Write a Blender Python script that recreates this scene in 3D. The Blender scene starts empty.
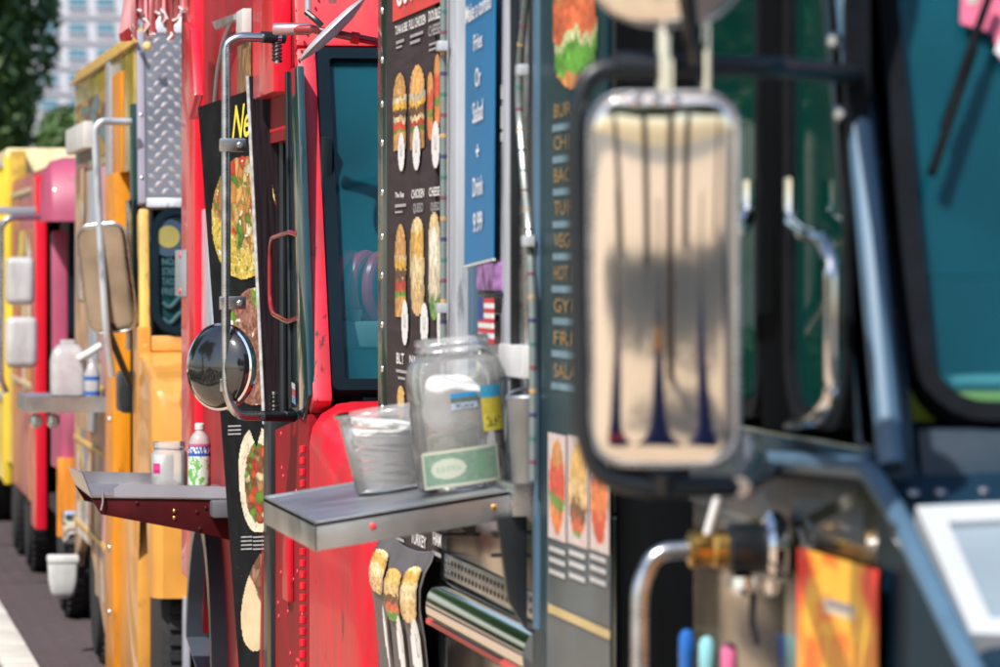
import bpy, bmesh, math, random
import numpy as np
from mathutils import Vector, Matrix

SC = bpy.context.scene
COL = SC.collection
R = math.radians

# ------------------------------------------------------------------ camera
EYE = Vector((0.0, 0.0, 1.85))
FPX, PX0, HOR = 5000.0, 500.0, 267.0
TH = math.atan(700.0 / FPX)
FWD = Vector((math.sin(TH), math.cos(TH), 0)); RGT = Vector((math.cos(TH), -math.sin(TH), 0)); UPV = Vector((0, 0, 1))
cd = bpy.data.cameras.new('camera'); cam = bpy.data.objects.new('camera', cd); COL.objects.link(cam)
cam.location = EYE; cam.rotation_euler = (R(90), 0, -TH)
cd.sensor_width = 36; cd.lens = 180; cd.shift_y = -0.0665; cd.clip_start = 0.3; cd.clip_end = 3000
cd.dof.use_dof = True; cd.dof.focus_distance = 12.7; cd.dof.aperture_fstop = 7.4; cd.dof.aperture_blades = 9
SC.camera = cam

# ------------------------------------------------------------------ sky, sun, exposure
SUN = Vector((-0.50, -0.62, 0.95)).normalized()
w = bpy.data.worlds.new('World'); SC.world = w; w.use_nodes = True
nt = w.node_tree; nt.nodes.clear()
sky = nt.nodes.new('ShaderNodeTexSky'); sky.sky_type = 'NISHITA'; sky.sun_disc = False
sky.sun_elevation = math.asin(SUN.z); sky.sun_rotation = math.atan2(SUN.x, SUN.y)
sky.air_density = 1.0; sky.dust_density = 1.5; sky.ozone_density = 1.0
bg = nt.nodes.new('ShaderNodeBackground'); bg.inputs[1].default_value = 0.115
wo = nt.nodes.new('ShaderNodeOutputWorld')
nt.links.new(sky.outputs[0], bg.inputs[0]); nt.links.new(bg.outputs[0], wo.inputs[0])
sl = bpy.data.lights.new('sun', 'SUN'); sl.energy = 4.2; sl.angle = R(0.53); sl.color = (1.0, 0.95, 0.87)
so = bpy.data.objects.new('sun', sl); COL.objects.link(so); so.location = (-4, -6, 12)
so.rotation_euler = (-SUN).to_track_quat('-Z', 'Y').to_euler()
SC.view_settings.view_transform = 'Standard'; SC.view_settings.look = 'None'
SC.view_settings.exposure = 0.46; SC.view_settings.gamma = 1.0; SC.view_settings.use_curve_mapping = False
SC.render.engine = 'CYCLES'
SC.cycles.use_denoising = True
SC.cycles.max_bounces = 10; SC.cycles.transparent_max_bounces = 16
SC.cycles.sample_clamp_indirect = 6; SC.cycles.caustics_reflective = False; SC.cycles.caustics_refractive = False

# ------------------------------------------------------------------ surveying: sight line through a picture point, cut with a real plane
def hit(px, py, p, n):
    d = FWD + RGT * ((px - PX0) / FPX) + UPV * ((HOR - py) / FPX)
    n = Vector(n); t = (Vector(p) - EYE).dot(n) / d.dot(n)
    return EYE + d * t
XS = 1.32                                            # the plane all truck sides stand in
def side(px, py, X=XS): return hit(px, py, (X, 0, 0), (1, 0, 0))
def front(px, py, Y): return hit(px, py, (0, Y, 0), (0, 1, 0))
def sy(px, X=XS): return side(px, HOR, X).y
def zy(py, Y, X=XS): return EYE.z + (HOR - py) / FPX * (X * math.sin(TH) + Y * math.cos(TH))

# ------------------------------------------------------------------ materials
MATS = {}
def nodes_of(m):
    m.use_nodes = True; t = m.node_tree; return t, t.nodes, t.links, t.nodes['Principled BSDF']
def mat(name, col, rough=0.45, metal=0.0, coat=0.0, var=0.15, scale=5.0, bump=0.0, bscale=60.0, wear=None, wear_amt=0.0, wscale=4.0, stretch=(1, 1, 1), spec=0.5, rvar=0.1, dirt=0.0, dcol=(.10, .07, .05)):
    if name in MATS: return MATS[name]
    m = bpy.data.materials.new(name); t, N, L, B = nodes_of(m)
    tc = N.new('ShaderNodeTexCoord'); mp = N.new('ShaderNodeMapping'); mp.inputs['Scale'].default_value = stretch
    L.new(tc.outputs['Object'], mp.inputs[0])
    no = N.new('ShaderNodeTexNoise'); no.inputs['Scale'].default_value = scale; no.inputs['Detail'].default_value = 6
    L.new(mp.outputs[0], no.inputs['Vector'])
    c = np.array(col[:3]); lo = np.clip(c * (1 - var), 0, 1); hi = np.clip(c * (1 + var), 0, 1)
    cr = N.new('ShaderNodeValToRGB'); cr.color_ramp.elements[0].position = 0.3; cr.color_ramp.elements[1].position = 0.7
    cr.color_ramp.elements[0].color = (*lo, 1); cr.color_ramp.elements[1].color = (*hi, 1)
    L.new(no.outputs[0], cr.inputs[0]); out = cr.outputs[0]
    if wear is not None:
        n2 = N.new('ShaderNodeTexNoise'); n2.inputs['Scale'].default_value = wscale; n2.inputs['Detail'].default_value = 9; n2.inputs['Roughness'].default_value = 0.65
        L.new(mp.outputs[0], n2.inputs['Vector'])
        r2 = N.new('ShaderNodeValToRGB'); r2.color_ramp.elements[0].position = 0.62 - wear_amt * 0.3; r2.color_ramp.elements[1].position = 0.68 - wear_amt * 0.25
        L.new(n2.outputs[0], r2.inputs[0])
        mx = N.new('ShaderNodeMixRGB'); mx.inputs[2].default_value = (*wear, 1)
        L.new(r2.outputs[0], mx.inputs[0]); L.new(out, mx.inputs[1]); out = mx.outputs[0]
    if dirt:
        m3 = N.new('ShaderNodeMapping'); m3.inputs['Scale'].default_value = (2.2, 2.2, .7); L.new(tc.outputs['Object'], m3.inputs[0])
        n3 = N.new('ShaderNodeTexNoise'); n3.inputs['Scale'].default_value = 5; n3.inputs['Detail'].default_value = 10; n3.inputs['Roughness'].default_value = .7; L.new(m3.outputs[0], n3.inputs['Vector'])
        r3 = N.new('ShaderNodeMapRange'); r3.inputs[1].default_value = .46; r3.inputs[2].default_value = .80; r3.inputs[4].default_value = dirt; L.new(n3.outputs[0], r3.inputs[0])
        x3 = N.new('ShaderNodeMixRGB'); x3.inputs[2].default_value = (*dcol, 1); L.new(r3.outputs[0], x3.inputs[0]); L.new(out, x3.inputs[1]); out = x3.outputs[0]
    L.new(out, B.inputs['Base Color'])
    rm = N.new('ShaderNodeMapRange'); rm.inputs[3].default_value = max(0.02, rough - rvar); rm.inputs[4].default_value = min(1, rough + rvar)
    L.new(no.outputs[0], rm.inputs[0]); L.new(rm.outputs[0], B.inputs['Roughness'])
    B.inputs['Metallic'].default_value = metal; B.inputs['Coat Weight'].default_value = coat; B.inputs['Coat Roughness'].default_value = 0.06
    B.inputs['Specular IOR Level'].default_value = spec
    if bump:
        nb = N.new('ShaderNodeTexNoise'); nb.inputs['Scale'].default_value = bscale; nb.inputs['Detail'].default_value = 4
        L.new(mp.outputs[0], nb.inputs['Vector'])
        bp = N.new('ShaderNodeBump'); bp.inputs['Strength'].default_value = bump; bp.inputs['Distance'].default_value = 0.02
        L.new(nb.outputs[0], bp.inputs['Height']); L.new(bp.outputs[0], B.inputs['Normal'])
    MATS[name] = m; return m

def glass_mat(name, tint, body, amount, rough=0.03, dust=0.25):
    """tinted pane: part clear, part a tinted, dusty body colour, with a glassy coat"""
    if name in MATS: return MATS[name]
    m = bpy.data.materials.new(name); t, N, L, B = nodes_of(m)
    tc = N.new('ShaderNodeTexCoord'); no = N.new('ShaderNodeTexNoise'); no.inputs['Scale'].default_value = 3; no.inputs['Detail'].default_value = 8
    L.new(tc.outputs['Object'], no.inputs['Vector'])
    cr = N.new('ShaderNodeValToRGB'); cr.color_ramp.elements[0].position = 0.35; cr.color_ramp.elements[1].position = 0.75
    cr.color_ramp.elements[0].color = (*body, 1); cr.color_ramp.elements[1].color = (*[min(1, b * (1 + dust)) for b in body], 1)
    L.new(no.outputs[0], cr.inputs[0]); L.new(cr.outputs[0], B.inputs['Base Color'])
    B.inputs['Roughness'].default_value = rough; B.inputs['Specular IOR Level'].default_value = 0.7
    tr = N.new('ShaderNodeBsdfTransparent'); tr.inputs[0].default_value = (*tint, 1)
    mx = N.new('ShaderNodeMixShader'); mx.inputs[0].default_value = amount
    L.new(tr.outputs[0], mx.inputs[1]); L.new(B.outputs[0], mx.inputs[2])
    L.new(mx.outputs[0], N['Material Output'].inputs[0])
    MATS[name] = m; return m

def clear_plastic(name, col, amount, rough=0.15):
    """thin clear plastic: see-through with a Fresnel gloss and a little milkiness"""
    if name in MATS: return MATS[name]
    m = bpy.data.materials.new(name); t, N, L, B = nodes_of(m)
    tc = N.new('ShaderNodeTexCoord'); no = N.new('ShaderNodeTexNoise'); no.inputs['Scale'].default_value = 14; no.inputs['Detail'].default_value = 5
    L.new(tc.outputs['Object'], no.inputs['Vector'])
    mr = N.new('ShaderNodeMapRange'); mr.inputs[3].default_value = amount * 0.6; mr.inputs[4].default_value = amount * 1.4
    L.new(no.outputs[0], mr.inputs[0])
    B.inputs['Base Color'].default_value = (*col, 1); B.inputs['Roughness'].default_value = rough
    tr = N.new('ShaderNodeBsdfTransparent'); tr.inputs[0].default_value = (0.98, 0.99, 0.99, 1)
    tl = N.new('ShaderNodeBsdfTranslucent'); tl.inputs[0].default_value = (*[min(1, c * 1.2) for c in col], 1)
    mt = N.new('ShaderNodeMixShader'); mt.inputs[0].default_value = 0.28; L.new(B.outputs[0], mt.inputs[1]); L.new(tl.outputs[0], mt.inputs[2])
    mx = N.new('ShaderNodeMixShader'); L.new(mr.outputs[0], mx.inputs[0])
    L.new(tr.outputs[0], mx.inputs[1]); L.new(mt.outputs[0], mx.inputs[2])
    gl = N.new('ShaderNodeBsdfGlossy'); gl.inputs['Roughness'].default_value = 0.06
    fr = N.new('ShaderNodeFresnel'); fr.inputs[0].default_value = 1.45
    m2 = N.new('ShaderNodeMixShader'); L.new(fr.outputs[0], m2.inputs[0]); L.new(mx.outputs[0], m2.inputs[1]); L.new(gl.outputs[0], m2.inputs[2])
    L.new(m2.outputs[0], N['Material Output'].inputs[0])
    MATS[name] = m; return m

def print_mat(name='printed_vinyl', rough=0.4):
    if name in MATS: return MATS[name]
    m = bpy.data.materials.new(name); t, N, L, B = nodes_of(m)
    a = N.new('ShaderNodeAttribute'); a.attribute_name = 'ink'
    L.new(a.outputs['Color'], B.inputs['Base Color']); B.inputs['Roughness'].default_value = rough
    MATS[name] = m; return m

RED = mat('red_paint', (0.60, 0.006, 0.024), 0.42, coat=0.12, spec=0.35, var=0.14, scale=3, bump=0.08, bscale=6, wear=(0.10, 0.01, 0.012), wear_amt=0.0, wscale=9, dirt=0.7)
REDW = mat('red_paint_worn', (0.62, 0.02, 0.05), 0.45, coat=0.1, var=0.12, scale=6, wear=(0.03, 0.012, 0.014), wear_amt=0.12, wscale=9, stretch=(4, 4, 0.45), dirt=0.6)
REDD = mat('maroon_paint', (0.055, 0.003, 0.005), 0.5, spec=0.2, var=0.3, scale=8, wear=(0.2, 0.12, 0.11), wear_amt=-0.12, wscale=30)
REDS = mat('red_side_paint', (0.36, 0.008, 0.022), 0.5, coat=0.05, spec=0.25, var=0.25, scale=3, wear=(0.07, 0.01, 0.012), wear_amt=0.05, wscale=6, dirt=0.8)
BLK = mat('black_paint', (0.006, 0.010, 0.014), 0.4, coat=0.15, var=0.4, scale=5, bump=0.02, bscale=40)
NAVY = mat('dark_teal_paint', (0.003, 0.020, 0.040), 0.42, coat=0.1, spec=0.35, var=0.2, scale=4, bump=0.03, bscale=18)
NAVYL = mat('steel_blue_paint', (0.07, 0.14, 0.22), 0.5, metal=0.1, coat=0.05, var=0.2, scale=6)
RUB = mat('black_rubber', (0.005, 0.007, 0.010), 0.75, spec=0.10, var=0.4, scale=20, bump=0.05)
TYRE = mat('tyre_rubber', (0.018, 0.018, 0.02), 0.8, var=0.3, scale=14, bump=0.2)
CHR = mat('chrome', (0.86, 0.86, 0.87), 0.05, metal=1, var=0.04, scale=8, rvar=0.03)
CHRB = mat('polished_steel_shell', (0.88, 0.84, 0.78), 0.035, metal=1, var=0.03, scale=3, rvar=0.02)
STL = mat('brushed_steel', (0.55, 0.56, 0.58), 0.28, metal=1, var=0.2, scale=5, rvar=0.12, bump=0.03, bscale=30, stretch=(1, 1, 6))
STLM = mat('polished_sheet_steel', (0.36, 0.34, 0.30), 0.12, metal=1, var=0.12, scale=4, rvar=0.06, bump=0.05, bscale=3)
STLD = mat('dull_tray_steel', (0.56, 0.58, 0.61), 0.36, metal=1, var=0.25, scale=7, rvar=0.12)
ALU = mat('white_aluminium', (0.50, 0.54, 0.60), 0.4, metal=0.3, var=0.2, scale=5, wear=(0.26, 0.28, 0.32), wear_amt=0.1, wscale=6, stretch=(3, 3, .5))
WHT = mat('white_plastic', (0.64, 0.65, 0.66), 0.4, var=0.12, scale=10, wear=(.42, .42, .40), wear_amt=.04, wscale=8, dirt=0.35)
GREY = mat('grey_paint', (0.30, 0.31, 0.36), 0.45, var=0.12, scale=6)
GRYD = mat('grey_fender_paint', (0.06, 0.075, 0.10), 0.4, coat=0.3, var=0.2, scale=5)
YEL = mat('yellow_paint', (0.70, 0.32, 0.06), 0.33, coat=0.4, var=0.12, scale=4, wear=(0.5, 0.22, 0.03), wear_amt=0.0, wscale=6, dirt=0.35)
YELL = mat('pale_yellow_paint', (0.74, 0.48, 0.12), 0.4, coat=0.1, var=0.15, scale=4, wear=(.35, .2, .06), wear_amt=.08, wscale=7, stretch=(3, 3, .6), dirt=0.6)
ORG = mat('orange_paint', (0.74, 0.27, 0.008), 0.4, coat=0.1, var=0.15, scale=5, wear=(.35, .12, .02), wear_amt=.06, wscale=7, stretch=(3, 3, .6), dirt=0.6)
OLIV = mat('olive_yellow_panel', (0.48, 0.36, 0.06), 0.2, coat=0.6, var=0.35, scale=6, wear=(0.30, 0.14, 0.06), wear_amt=0.1, wscale=5)
PINK = mat('pink_paint', (0.40, 0.07, 0.15), 0.5, coat=0.05, var=0.15, scale=3, wear=(.3, .08, .12), wear_amt=.08, wscale=6, dirt=0.6)
PNKC = mat('faded_pink_canvas', (0.74, 0.36, 0.40), 0.8, var=0.3, scale=9, stretch=(1, 8, 0.6), bump=0.2, bscale=20)
CRM = mat('cream_paint', (0.80, 0.70, 0.40), 0.4, var=0.08, scale=3, dirt=0.5)
WOOD = mat('dark_board', (0.012, 0.008, 0.011), 0.7, spec=0.08, var=0.6, scale=12, stretch=(6, 6, 0.6), bump=0.1)
BRD = mat('black_print_board', (0.012, 0.013, 0.015), 0.7, spec=0.06, var=0.35, scale=16, wear=(0.35, 0.36, 0.37), wear_amt=-0.20, wscale=50)
MNU = mat('charcoal_menu_vinyl', (0.045, 0.034, 0.038), 0.6, spec=0.12, var=0.25, scale=8, stretch=(1, 0.6, 8))
MNUG = mat('grey_banner_vinyl', (0.11, 0.10, 0.11), 0.45, var=0.2, scale=8)
PNL = mat('teal_black_menu_panel', (0.007, 0.034, 0.045), 0.4, coat=0.05, spec=0.2, var=0.2, scale=6)
BLU = mat('blue_sign_vinyl', (0.012, 0.16, 0.38), 0.4, var=0.08, scale=4)
INKW = mat('white_ink', (0.80, 0.80, 0.80), 0.5, var=0.08, scale=30)
INKG = mat('grey_ink', (0.36, 0.36, 0.38), 0.5, var=0.2, scale=30)
INKY = mat('yellow_ink', (0.80, 0.66, 0.06), 0.5, var=0.1, scale=30)
INKO = mat('amber_ink', (0.32, 0.20, 0.06), 0.5, var=0.2, scale=30)
INKB = mat('pale_blue_ink', (0.14, 0.24, 0.30), 0.5, var=0.2, scale=30)
INKR = mat('red_print', (0.70, 0.06, 0.06), 0.4, var=0.12, scale=6)
BRASS = mat('brass', (0.55, 0.34, 0.10), 0.3, metal=1, var=0.3, scale=20)
ROPE = mat('clear_rope_light', (0.16, 0.20, 0.20), 0.25, var=0.1, scale=20)
HOSE = mat('red_hose_rubber', (0.60, 0.03, 0.09), 0.35, var=0.15, scale=9)
DASH = mat('dash_plastic', (0.20, 0.32, 0.34), 0.5, var=0.2, scale=7)
DARK = mat('dark_interior', (0.016, 0.020, 0.024), 0.7, var=0.3, scale=4)
TEALI = mat('teal_curtain', (0.025, 0.11, 0.145), 0.8, var=0.15, scale=5)
GLASS = glass_mat('dusty_teal_windscreen', (0.86, 0.95, 0.97), (0.008, 0.11, 0.155), 0.24, dust=0.9)
GLSD = glass_mat('dark_tinted_glass', (0.35, 0.5, 0.55), (0.004, 0.03, 0.035), 0.55)
PRINT = print_mat()
ADDP = print_mat('glossy_print', 0.25)

# ------------------------------------------------------------------ mesh helpers
ORG_AT = {}
def link(o, parent=None):
    COL.objects.link(o)
    if parent is not None: o.parent = parent
    return o
def root_loc(p):
    v = Vector((0, 0, 0))
    while p is not None:
        v = v + Vector(p.location); p = p.parent
    return v
def obj(name, bm, m, parent=None, smooth=True, label=None):
    """one mesh object from a bmesh in world coordinates"""
    off = root_loc(parent) if parent is not None else Vector((0, 0, 0))
    if parent is None:
        xs = [v.co for v in bm.verts]
        off = Vector((sum(v.x for v in xs) / len(xs), sum(v.y for v in xs) / len(xs), min(v.z for v in xs)))
    bmesh.ops.translate(bm, verts=bm.verts, vec=-off)
    bmesh.ops.recalc_face_normals(bm, faces=bm.faces)
    me = bpy.data.meshes.new(name); bm.to_mesh(me); bm.free()
    ms = m if isinstance(m, (list, tuple)) else [m]
    for k in ms: me.materials.append(k)
    if smooth:
        me.polygons.foreach_set('use_smooth', [True] * len(me.polygons))
        me.set_sharp_from_angle(angle=R(35))
    o = bpy.data.objects.new(name, me); link(o, parent)
    if parent is None: o.location = off
    if label: o['label'] = label
    return o
def thing(name, loc, label, cat, group=None):
    o = bpy.data.objects.new(name, None); COL.objects.link(o); o.location = loc; o.empty_display_size = 0.1
    return tag(o, label, cat, group)
def tag(o, label, cat=None, group=None, kind=None):
    if label: o['label'] = label
    if cat: o['category'] = cat
    if group: o['group'] = group
    if kind: o['kind'] = kind
    return o
def B(): return bmesh.new()
def box(a, b, bev=0.0, bm=None, seg=2):
    bm = bm or B(); a = Vector(a); b = Vector(b)
    lo = Vector([min(a[i], b[i]) for i in range(3)]); hi = Vector([max(a[i], b[i]) for i in range(3)])
    vs = [bm.verts.new((x, y, z)) for x in (lo.x, hi.x) for y in (lo.y, hi.y) for z in (lo.z, hi.z)]
    fs = [bm.faces.new([vs[i] for i in f]) for f in ((0, 1, 3, 2), (4, 6, 7, 5), (0, 4, 5, 1), (2, 3, 7, 6), (0, 2, 6, 4), (1, 5, 7, 3))]
    if bev:
        es = {e for f in fs for e in f.edges}
        bmesh.ops.bevel(bm, geom=list(es), offset=min(bev, min(hi - lo) * 0.45), segments=seg, affect='EDGES', profile=0.6)
    return bm
def prism(pts, n, t, bm=None, bev=0.0):
    """polygon pts (3D) extruded by n*t"""
    bm = bm or B(); n = Vector(n).normalized() * t
    f0 = [bm.verts.new(Vector(p)) for p in pts]; f1 = [bm.verts.new(Vector(p) + n) for p in pts]
    fs = [bm.faces.new(f0[::-1]), bm.faces.new(f1)]
    for i in range(len(pts)):
        j = (i + 1) % len(pts); fs.append(bm.faces.new((f0[i], f0[j], f1[j], f1[i])))
    if bev:
        es = {e for f in fs for e in f.edges}
        bmesh.ops.bevel(bm, geom=list(es), offset=bev, segments=2, affect='EDGES', profile=0.6)
    return bm
def fillet(pts, r, seg=6):
    pts = [Vector(p) for p in pts]; out = [pts[0]]
    for i in range(1, len(pts) - 1):
        a, b, c = pts[i - 1], pts[i], pts[i + 1]
        d1 = (a - b); d2 = (c - b); q = min(r, d1.length * 0.48, d2.length * 0.48)
        p0 = b + d1.normalized() * q; p2 = b + d2.normalized() * q
        for k in range(seg + 1):
            t = k / seg; out.append(p0 * (1 - t) ** 2 + b * 2 * t * (1 - t) + p2 * t ** 2)
    out.append(pts[-1]); return out
def tube(pts, r, n=12, bm=None, closed=False, rad=None):
    bm = bm or B(); pts = [Vector(p) for p in pts]; m = len(pts); rings = []
    up = None
    for i, p in enumerate(pts):
        if closed: d = pts[(i + 1) % m] - pts[i - 1]
        else: d = pts[min(i + 1, m - 1)] - pts[max(i - 1, 0)]
        d.normalize()
        if up is None: up = d.orthogonal().normalized()
        up = (up - d * up.dot(d)); up.normalize(); s = d.cross(up)
        rr = rad[i] if rad else r
        rings.append([bm.verts.new(p + (up * math.cos(a) + s * math.sin(a)) * rr) for a in [2 * math.pi * k / n for k in range(n)]])
    for i in range(m if closed else m - 1):
        a, b = rings[i], rings[(i + 1) % m]
        sh = 0
        if closed and i == m - 1:
            sh = min(range(n), key=lambda s_: (a[0].co - b[s_].co).length)
        for k in range(n): bm.faces.new((a[k], a[(k + 1) % n], b[(k + 1 + sh) % n], b[(k + sh) % n]))
    if not closed: bm.faces.new(rings[0][::-1]); bm.faces.new(rings[-1])
    return bm
def lathe(prof, c, axis=(0, 0, 1), n=32, bm=None, cap=True):
    """prof: list of (radius, along axis)"""
    bm = bm or B(); c = Vector(c); ax = Vector(axis).normalized(); u = ax.orthogonal().normalized(); v = ax.cross(u); rings = []
    for r, h in prof:
        rings.append([bm.verts.new(c + ax * h + (u * math.cos(a) + v * math.sin(a)) * max(r, 1e-4)) for a in [2 * math.pi * k / n for k in range(n)]])
    for a, b in zip(rings, rings[1:]):
        for k in range(n): bm.faces.new((a[k], a[(k + 1) % n], b[(k + 1) % n], b[k]))
    if cap: bm.faces.new(rings[0][::-1]); bm.faces.new(rings[-1])
    return bm
def rrect(wd, ht, r, seg=6):
    """rounded rectangle outline, centred, ccw"""
    o = []
    for cx, cy, a0 in ((wd / 2 - r, ht / 2 - r, 0), (-wd / 2 + r, ht / 2 - r, 90), (-wd / 2 + r, -ht / 2 + r, 180), (wd / 2 - r, -ht / 2 + r, 270)):
        for k in range(seg + 1):
            a = R(a0 + 90 * k / seg); o.append((cx + r * math.cos(a), cy + r * math.sin(a)))
    return o
def dome(c, r, ax, bm=None, h=0.5, n=10):
    """rivet or bolt head"""
    return lathe([(r, 0), (r * 0.92, r * h * 0.5), (r * 0.6, r * h * 0.9), (0.0005, r * h)], c, ax, n, bm)
def ring_plate(outer, inner, n, t, bm=None):
    """flat frame between two outlines of equal point count"""
    bm = bm or B(); n = Vector(n).normalized() * t; k = len(outer)
    o0 = [bm.verts.new(Vector(p)) for p in outer]; i0 = [bm.verts.new(Vector(p)) for p in inner]
    o1 = [bm.verts.new(Vector(p) + n) for p in outer]; i1 = [bm.verts.new(Vector(p) + n) for p in inner]
    for a in range(k):
        b = (a + 1) % k
        bm.faces.new((o0[a], o0[b], i0[b], i0[a])); bm.faces.new((o1[a], i1[a], i1[b], o1[b]))
        bm.faces.new((o0[a], o1[a], o1[b], o0[b])); bm.faces.new((i0[a], i0[b], i1[b], i1[a]))
    return bm

# ------------------------------------------------------------------ printed pictures: ink carried by the points of a fine sheet
def vnoise(u, v, s, seed):
    rs = np.random.RandomState(seed); g = rs.rand(64, 64)
    x = (u * s) % 63; y = (v * s) % 63; xi = x.astype(int); yi = y.astype(int); fx = x - xi; fy = y - yi
    fx = fx * fx * (3 - 2 * fx); fy = fy * fy * (3 - 2 * fy)
    return (g[yi, xi] * (1 - fx) + g[yi, xi + 1] * fx) * (1 - fy) + (g[yi + 1, xi] * (1 - fx) + g[yi + 1, xi + 1] * fx) * fy
def fbm(u, v, s, seed): return (vnoise(u, v, s, seed) + 0.5 * vnoise(u, v, s * 2.1, seed + 1) + 0.25 * vnoise(u, v, s * 4.3, seed + 2)) / 1.75
def cells(u, v, n, seed, pal, stretch=1.0):
    rs = np.random.RandomState(seed); p = rs.rand(n, 2); pal = np.array(pal); ci = rs.randint(0, len(pal), n)
    uu = u + 0.05 * (fbm(u, v, 9, seed) - 0.5); vv = v + 0.05 * (fbm(u, v, 9, seed + 7) - 0.5)
    d = ((uu[..., None] - p[:, 0]) * stretch) ** 2 + (vv[..., None] - p[:, 1]) ** 2
    o = np.argsort(d, axis=-1)[..., :2]; d1 = np.sqrt(np.take_along_axis(d, o[..., :1], -1))[..., 0]; d2 = np.sqrt(np.take_along_axis(d, o[..., 1:2], -1))[..., 0]
    e = np.clip((d2 - d1) * math.sqrt(n) * 2.0, 0, 1)
    return pal[ci[o[..., 0]]], e
def lerp(a, b, t): return a * (1 - t[..., None]) + b * t[..., None]
def bands(u, v, stops, seed, wob=0.05):
    q = v + wob * (fbm(u * 1.0, v * 0.3, 9, seed) - 0.5) * 2
    c = np.zeros(u.shape + (3,))
    for z, col in stops: c[q >= z] = col
    return c * (0.35 + 1.3 * fbm(u, v, 17, seed + 3))[..., None] * (0.75 + 0.5 * vnoise(u, v, 34, seed + 9))[..., None]
def P_burger(seed):
    def f(u, v):
        x = 2 * u - 1; hw = np.where(v > 0.55, np.sqrt(np.clip(1 - ((v - 0.55) / 0.46) ** 2, 0, 1)), 0.93 - 0.25 * np.clip(0.25 - v, 0, 1))
        a = np.abs(x) < hw * (0.92 + 0.14 * fbm(u, v, 8, seed))
        rs = np.random.RandomState(seed); jit = lambda st: [(z + rs.uniform(-.035, .035), np.array(cc) * rs.uniform(.75, 1.25)) for z, cc in st]
        c = bands(u, v, jit([(-1, (0.50, 0.24, 0.07)), (0.2, (0.08, 0.25, 0.02)), (0.29, (0.55, 0.05, 0.02)), (0.36, (0.60, 0.45, 0.25)), (0.42, (0.12, 0.05, 0.02)), (0.54, (0.65, 0.36, 0.04)), (0.60, (0.62, 0.52, 0.36)), (0.67, (0.66, 0.34, 0.10))]), seed)
        c = c * (1.15 - .55 * x * x)[..., None]; ss = (v > .72) & (vnoise(u, v, 30, seed + 40) > .86); c[ss] = (.75, .6, .35)
        return c, a
    return f
def P_sub(seed, stops):
    def f(u, v):
        x = 2 * u - 1; hw = np.sqrt(np.clip(1 - (2 * v - 1) ** 4, 0, 1)) * (0.85 + 0.25 * fbm(u, v, 6, seed)); return bands(u, v, stops, seed, 0.1) * (1.15 - .55 * x * x)[..., None], np.abs(x) < hw
    return f
SUB1 = [(-1, (0.1, 0.28, 0.03)), (0.12, (0.6, 0.12, 0.05)), (0.24, (0.16, 0.07, 0.03)), (0.4, (0.66, 0.45, 0.2)), (0.62, (0.7, 0.42, 0.12))]
SUB2 = [(-1, (0.6, 0.4, 0.18)), (0.3, (0.72, 0.55, 0.3)), (0.6, (0.62, 0.36, 0.08)), (0.85, (0.75, 0.58, 0.3))]
SUB3 = [(-1, (0.12, 0.26, 0.05)), (0.2, (0.62, 0.55, 0.4)), (0.5, (0.75, 0.7, 0.55)), (0.8, (0.7, 0.52, 0.25))]
SUB4 = [(-1, (0.7, 0.2, 0.05)), (0.3, (0.1, 0.25, 0.03)), (0.42, (0.62, 0.08, 0.04)), (0.7, (0.65, 0.28, 0.08))]
def P_oval(u, v):
    a = (2 * u - 1) ** 2 + (2 * v - 1) ** 2 < 1; c = np.full(u.shape + (3,), 0.82)
    m = (np.abs(u - 0.5) < 0.16) & (np.abs(v - 0.55) < 0.16) & (vnoise(u, v, 16, 4) > 0.45); c[m] = 0.45
    return c, a
def P_bowl(u, v):
    c1, e = cells(u, v, 120, 5, [(0.55, 0.26, 0.06), (0.62, 0.34, 0.09), (0.45, 0.19, 0.05), (0.68, 0.45, 0.16), (0.72, 0.62, 0.42), (0.5, 0.03, 0.02), (0.1, 0.22, 0.02), (0.60, 0.30, 0.08), (0.34, 0.13, 0.04)], 1.6)
    c1 = c1 * (0.35 + 0.65 * e + 0.3 * (fbm(u, v, 40, 3) - 0.3))[..., None]
    c2, e2 = cells(u, v, 1500, 8, [(0.75, 0.55, 0.08), (0.78, 0.62, 0.16), (0.65, 0.45, 0.05), (0.7, 0.5, 0.06), (0.8, 0.68, 0.3)], 1.0)
    c2 = c2 * (0.6 + 0.4 * e2)[..., None]
    rice = np.clip(((0.46 - v) * 1.1 + (0.35 - u) * 0.9 + 0.6 * (fbm(u, v, 7, 12) - 0.5)) * 8, 0, 1)
    c = lerp(c1, c2, rice)
    g = (fbm(u, v, 30, 31) > 0.70); c[g] = (0.06, 0.20, 0.015)
    g = (fbm(u, v, 20, 44) > 0.80); c[g] = (0.8, 0.76, 0.66)
    a = (2 * u - 1) ** 2 + (2 * v - 1) ** 2 < 0.97 + 0.05 * (fbm(u, v, 16, 2) - 0.5)
    return np.clip(c * 0.95, 0, 1), a
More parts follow.
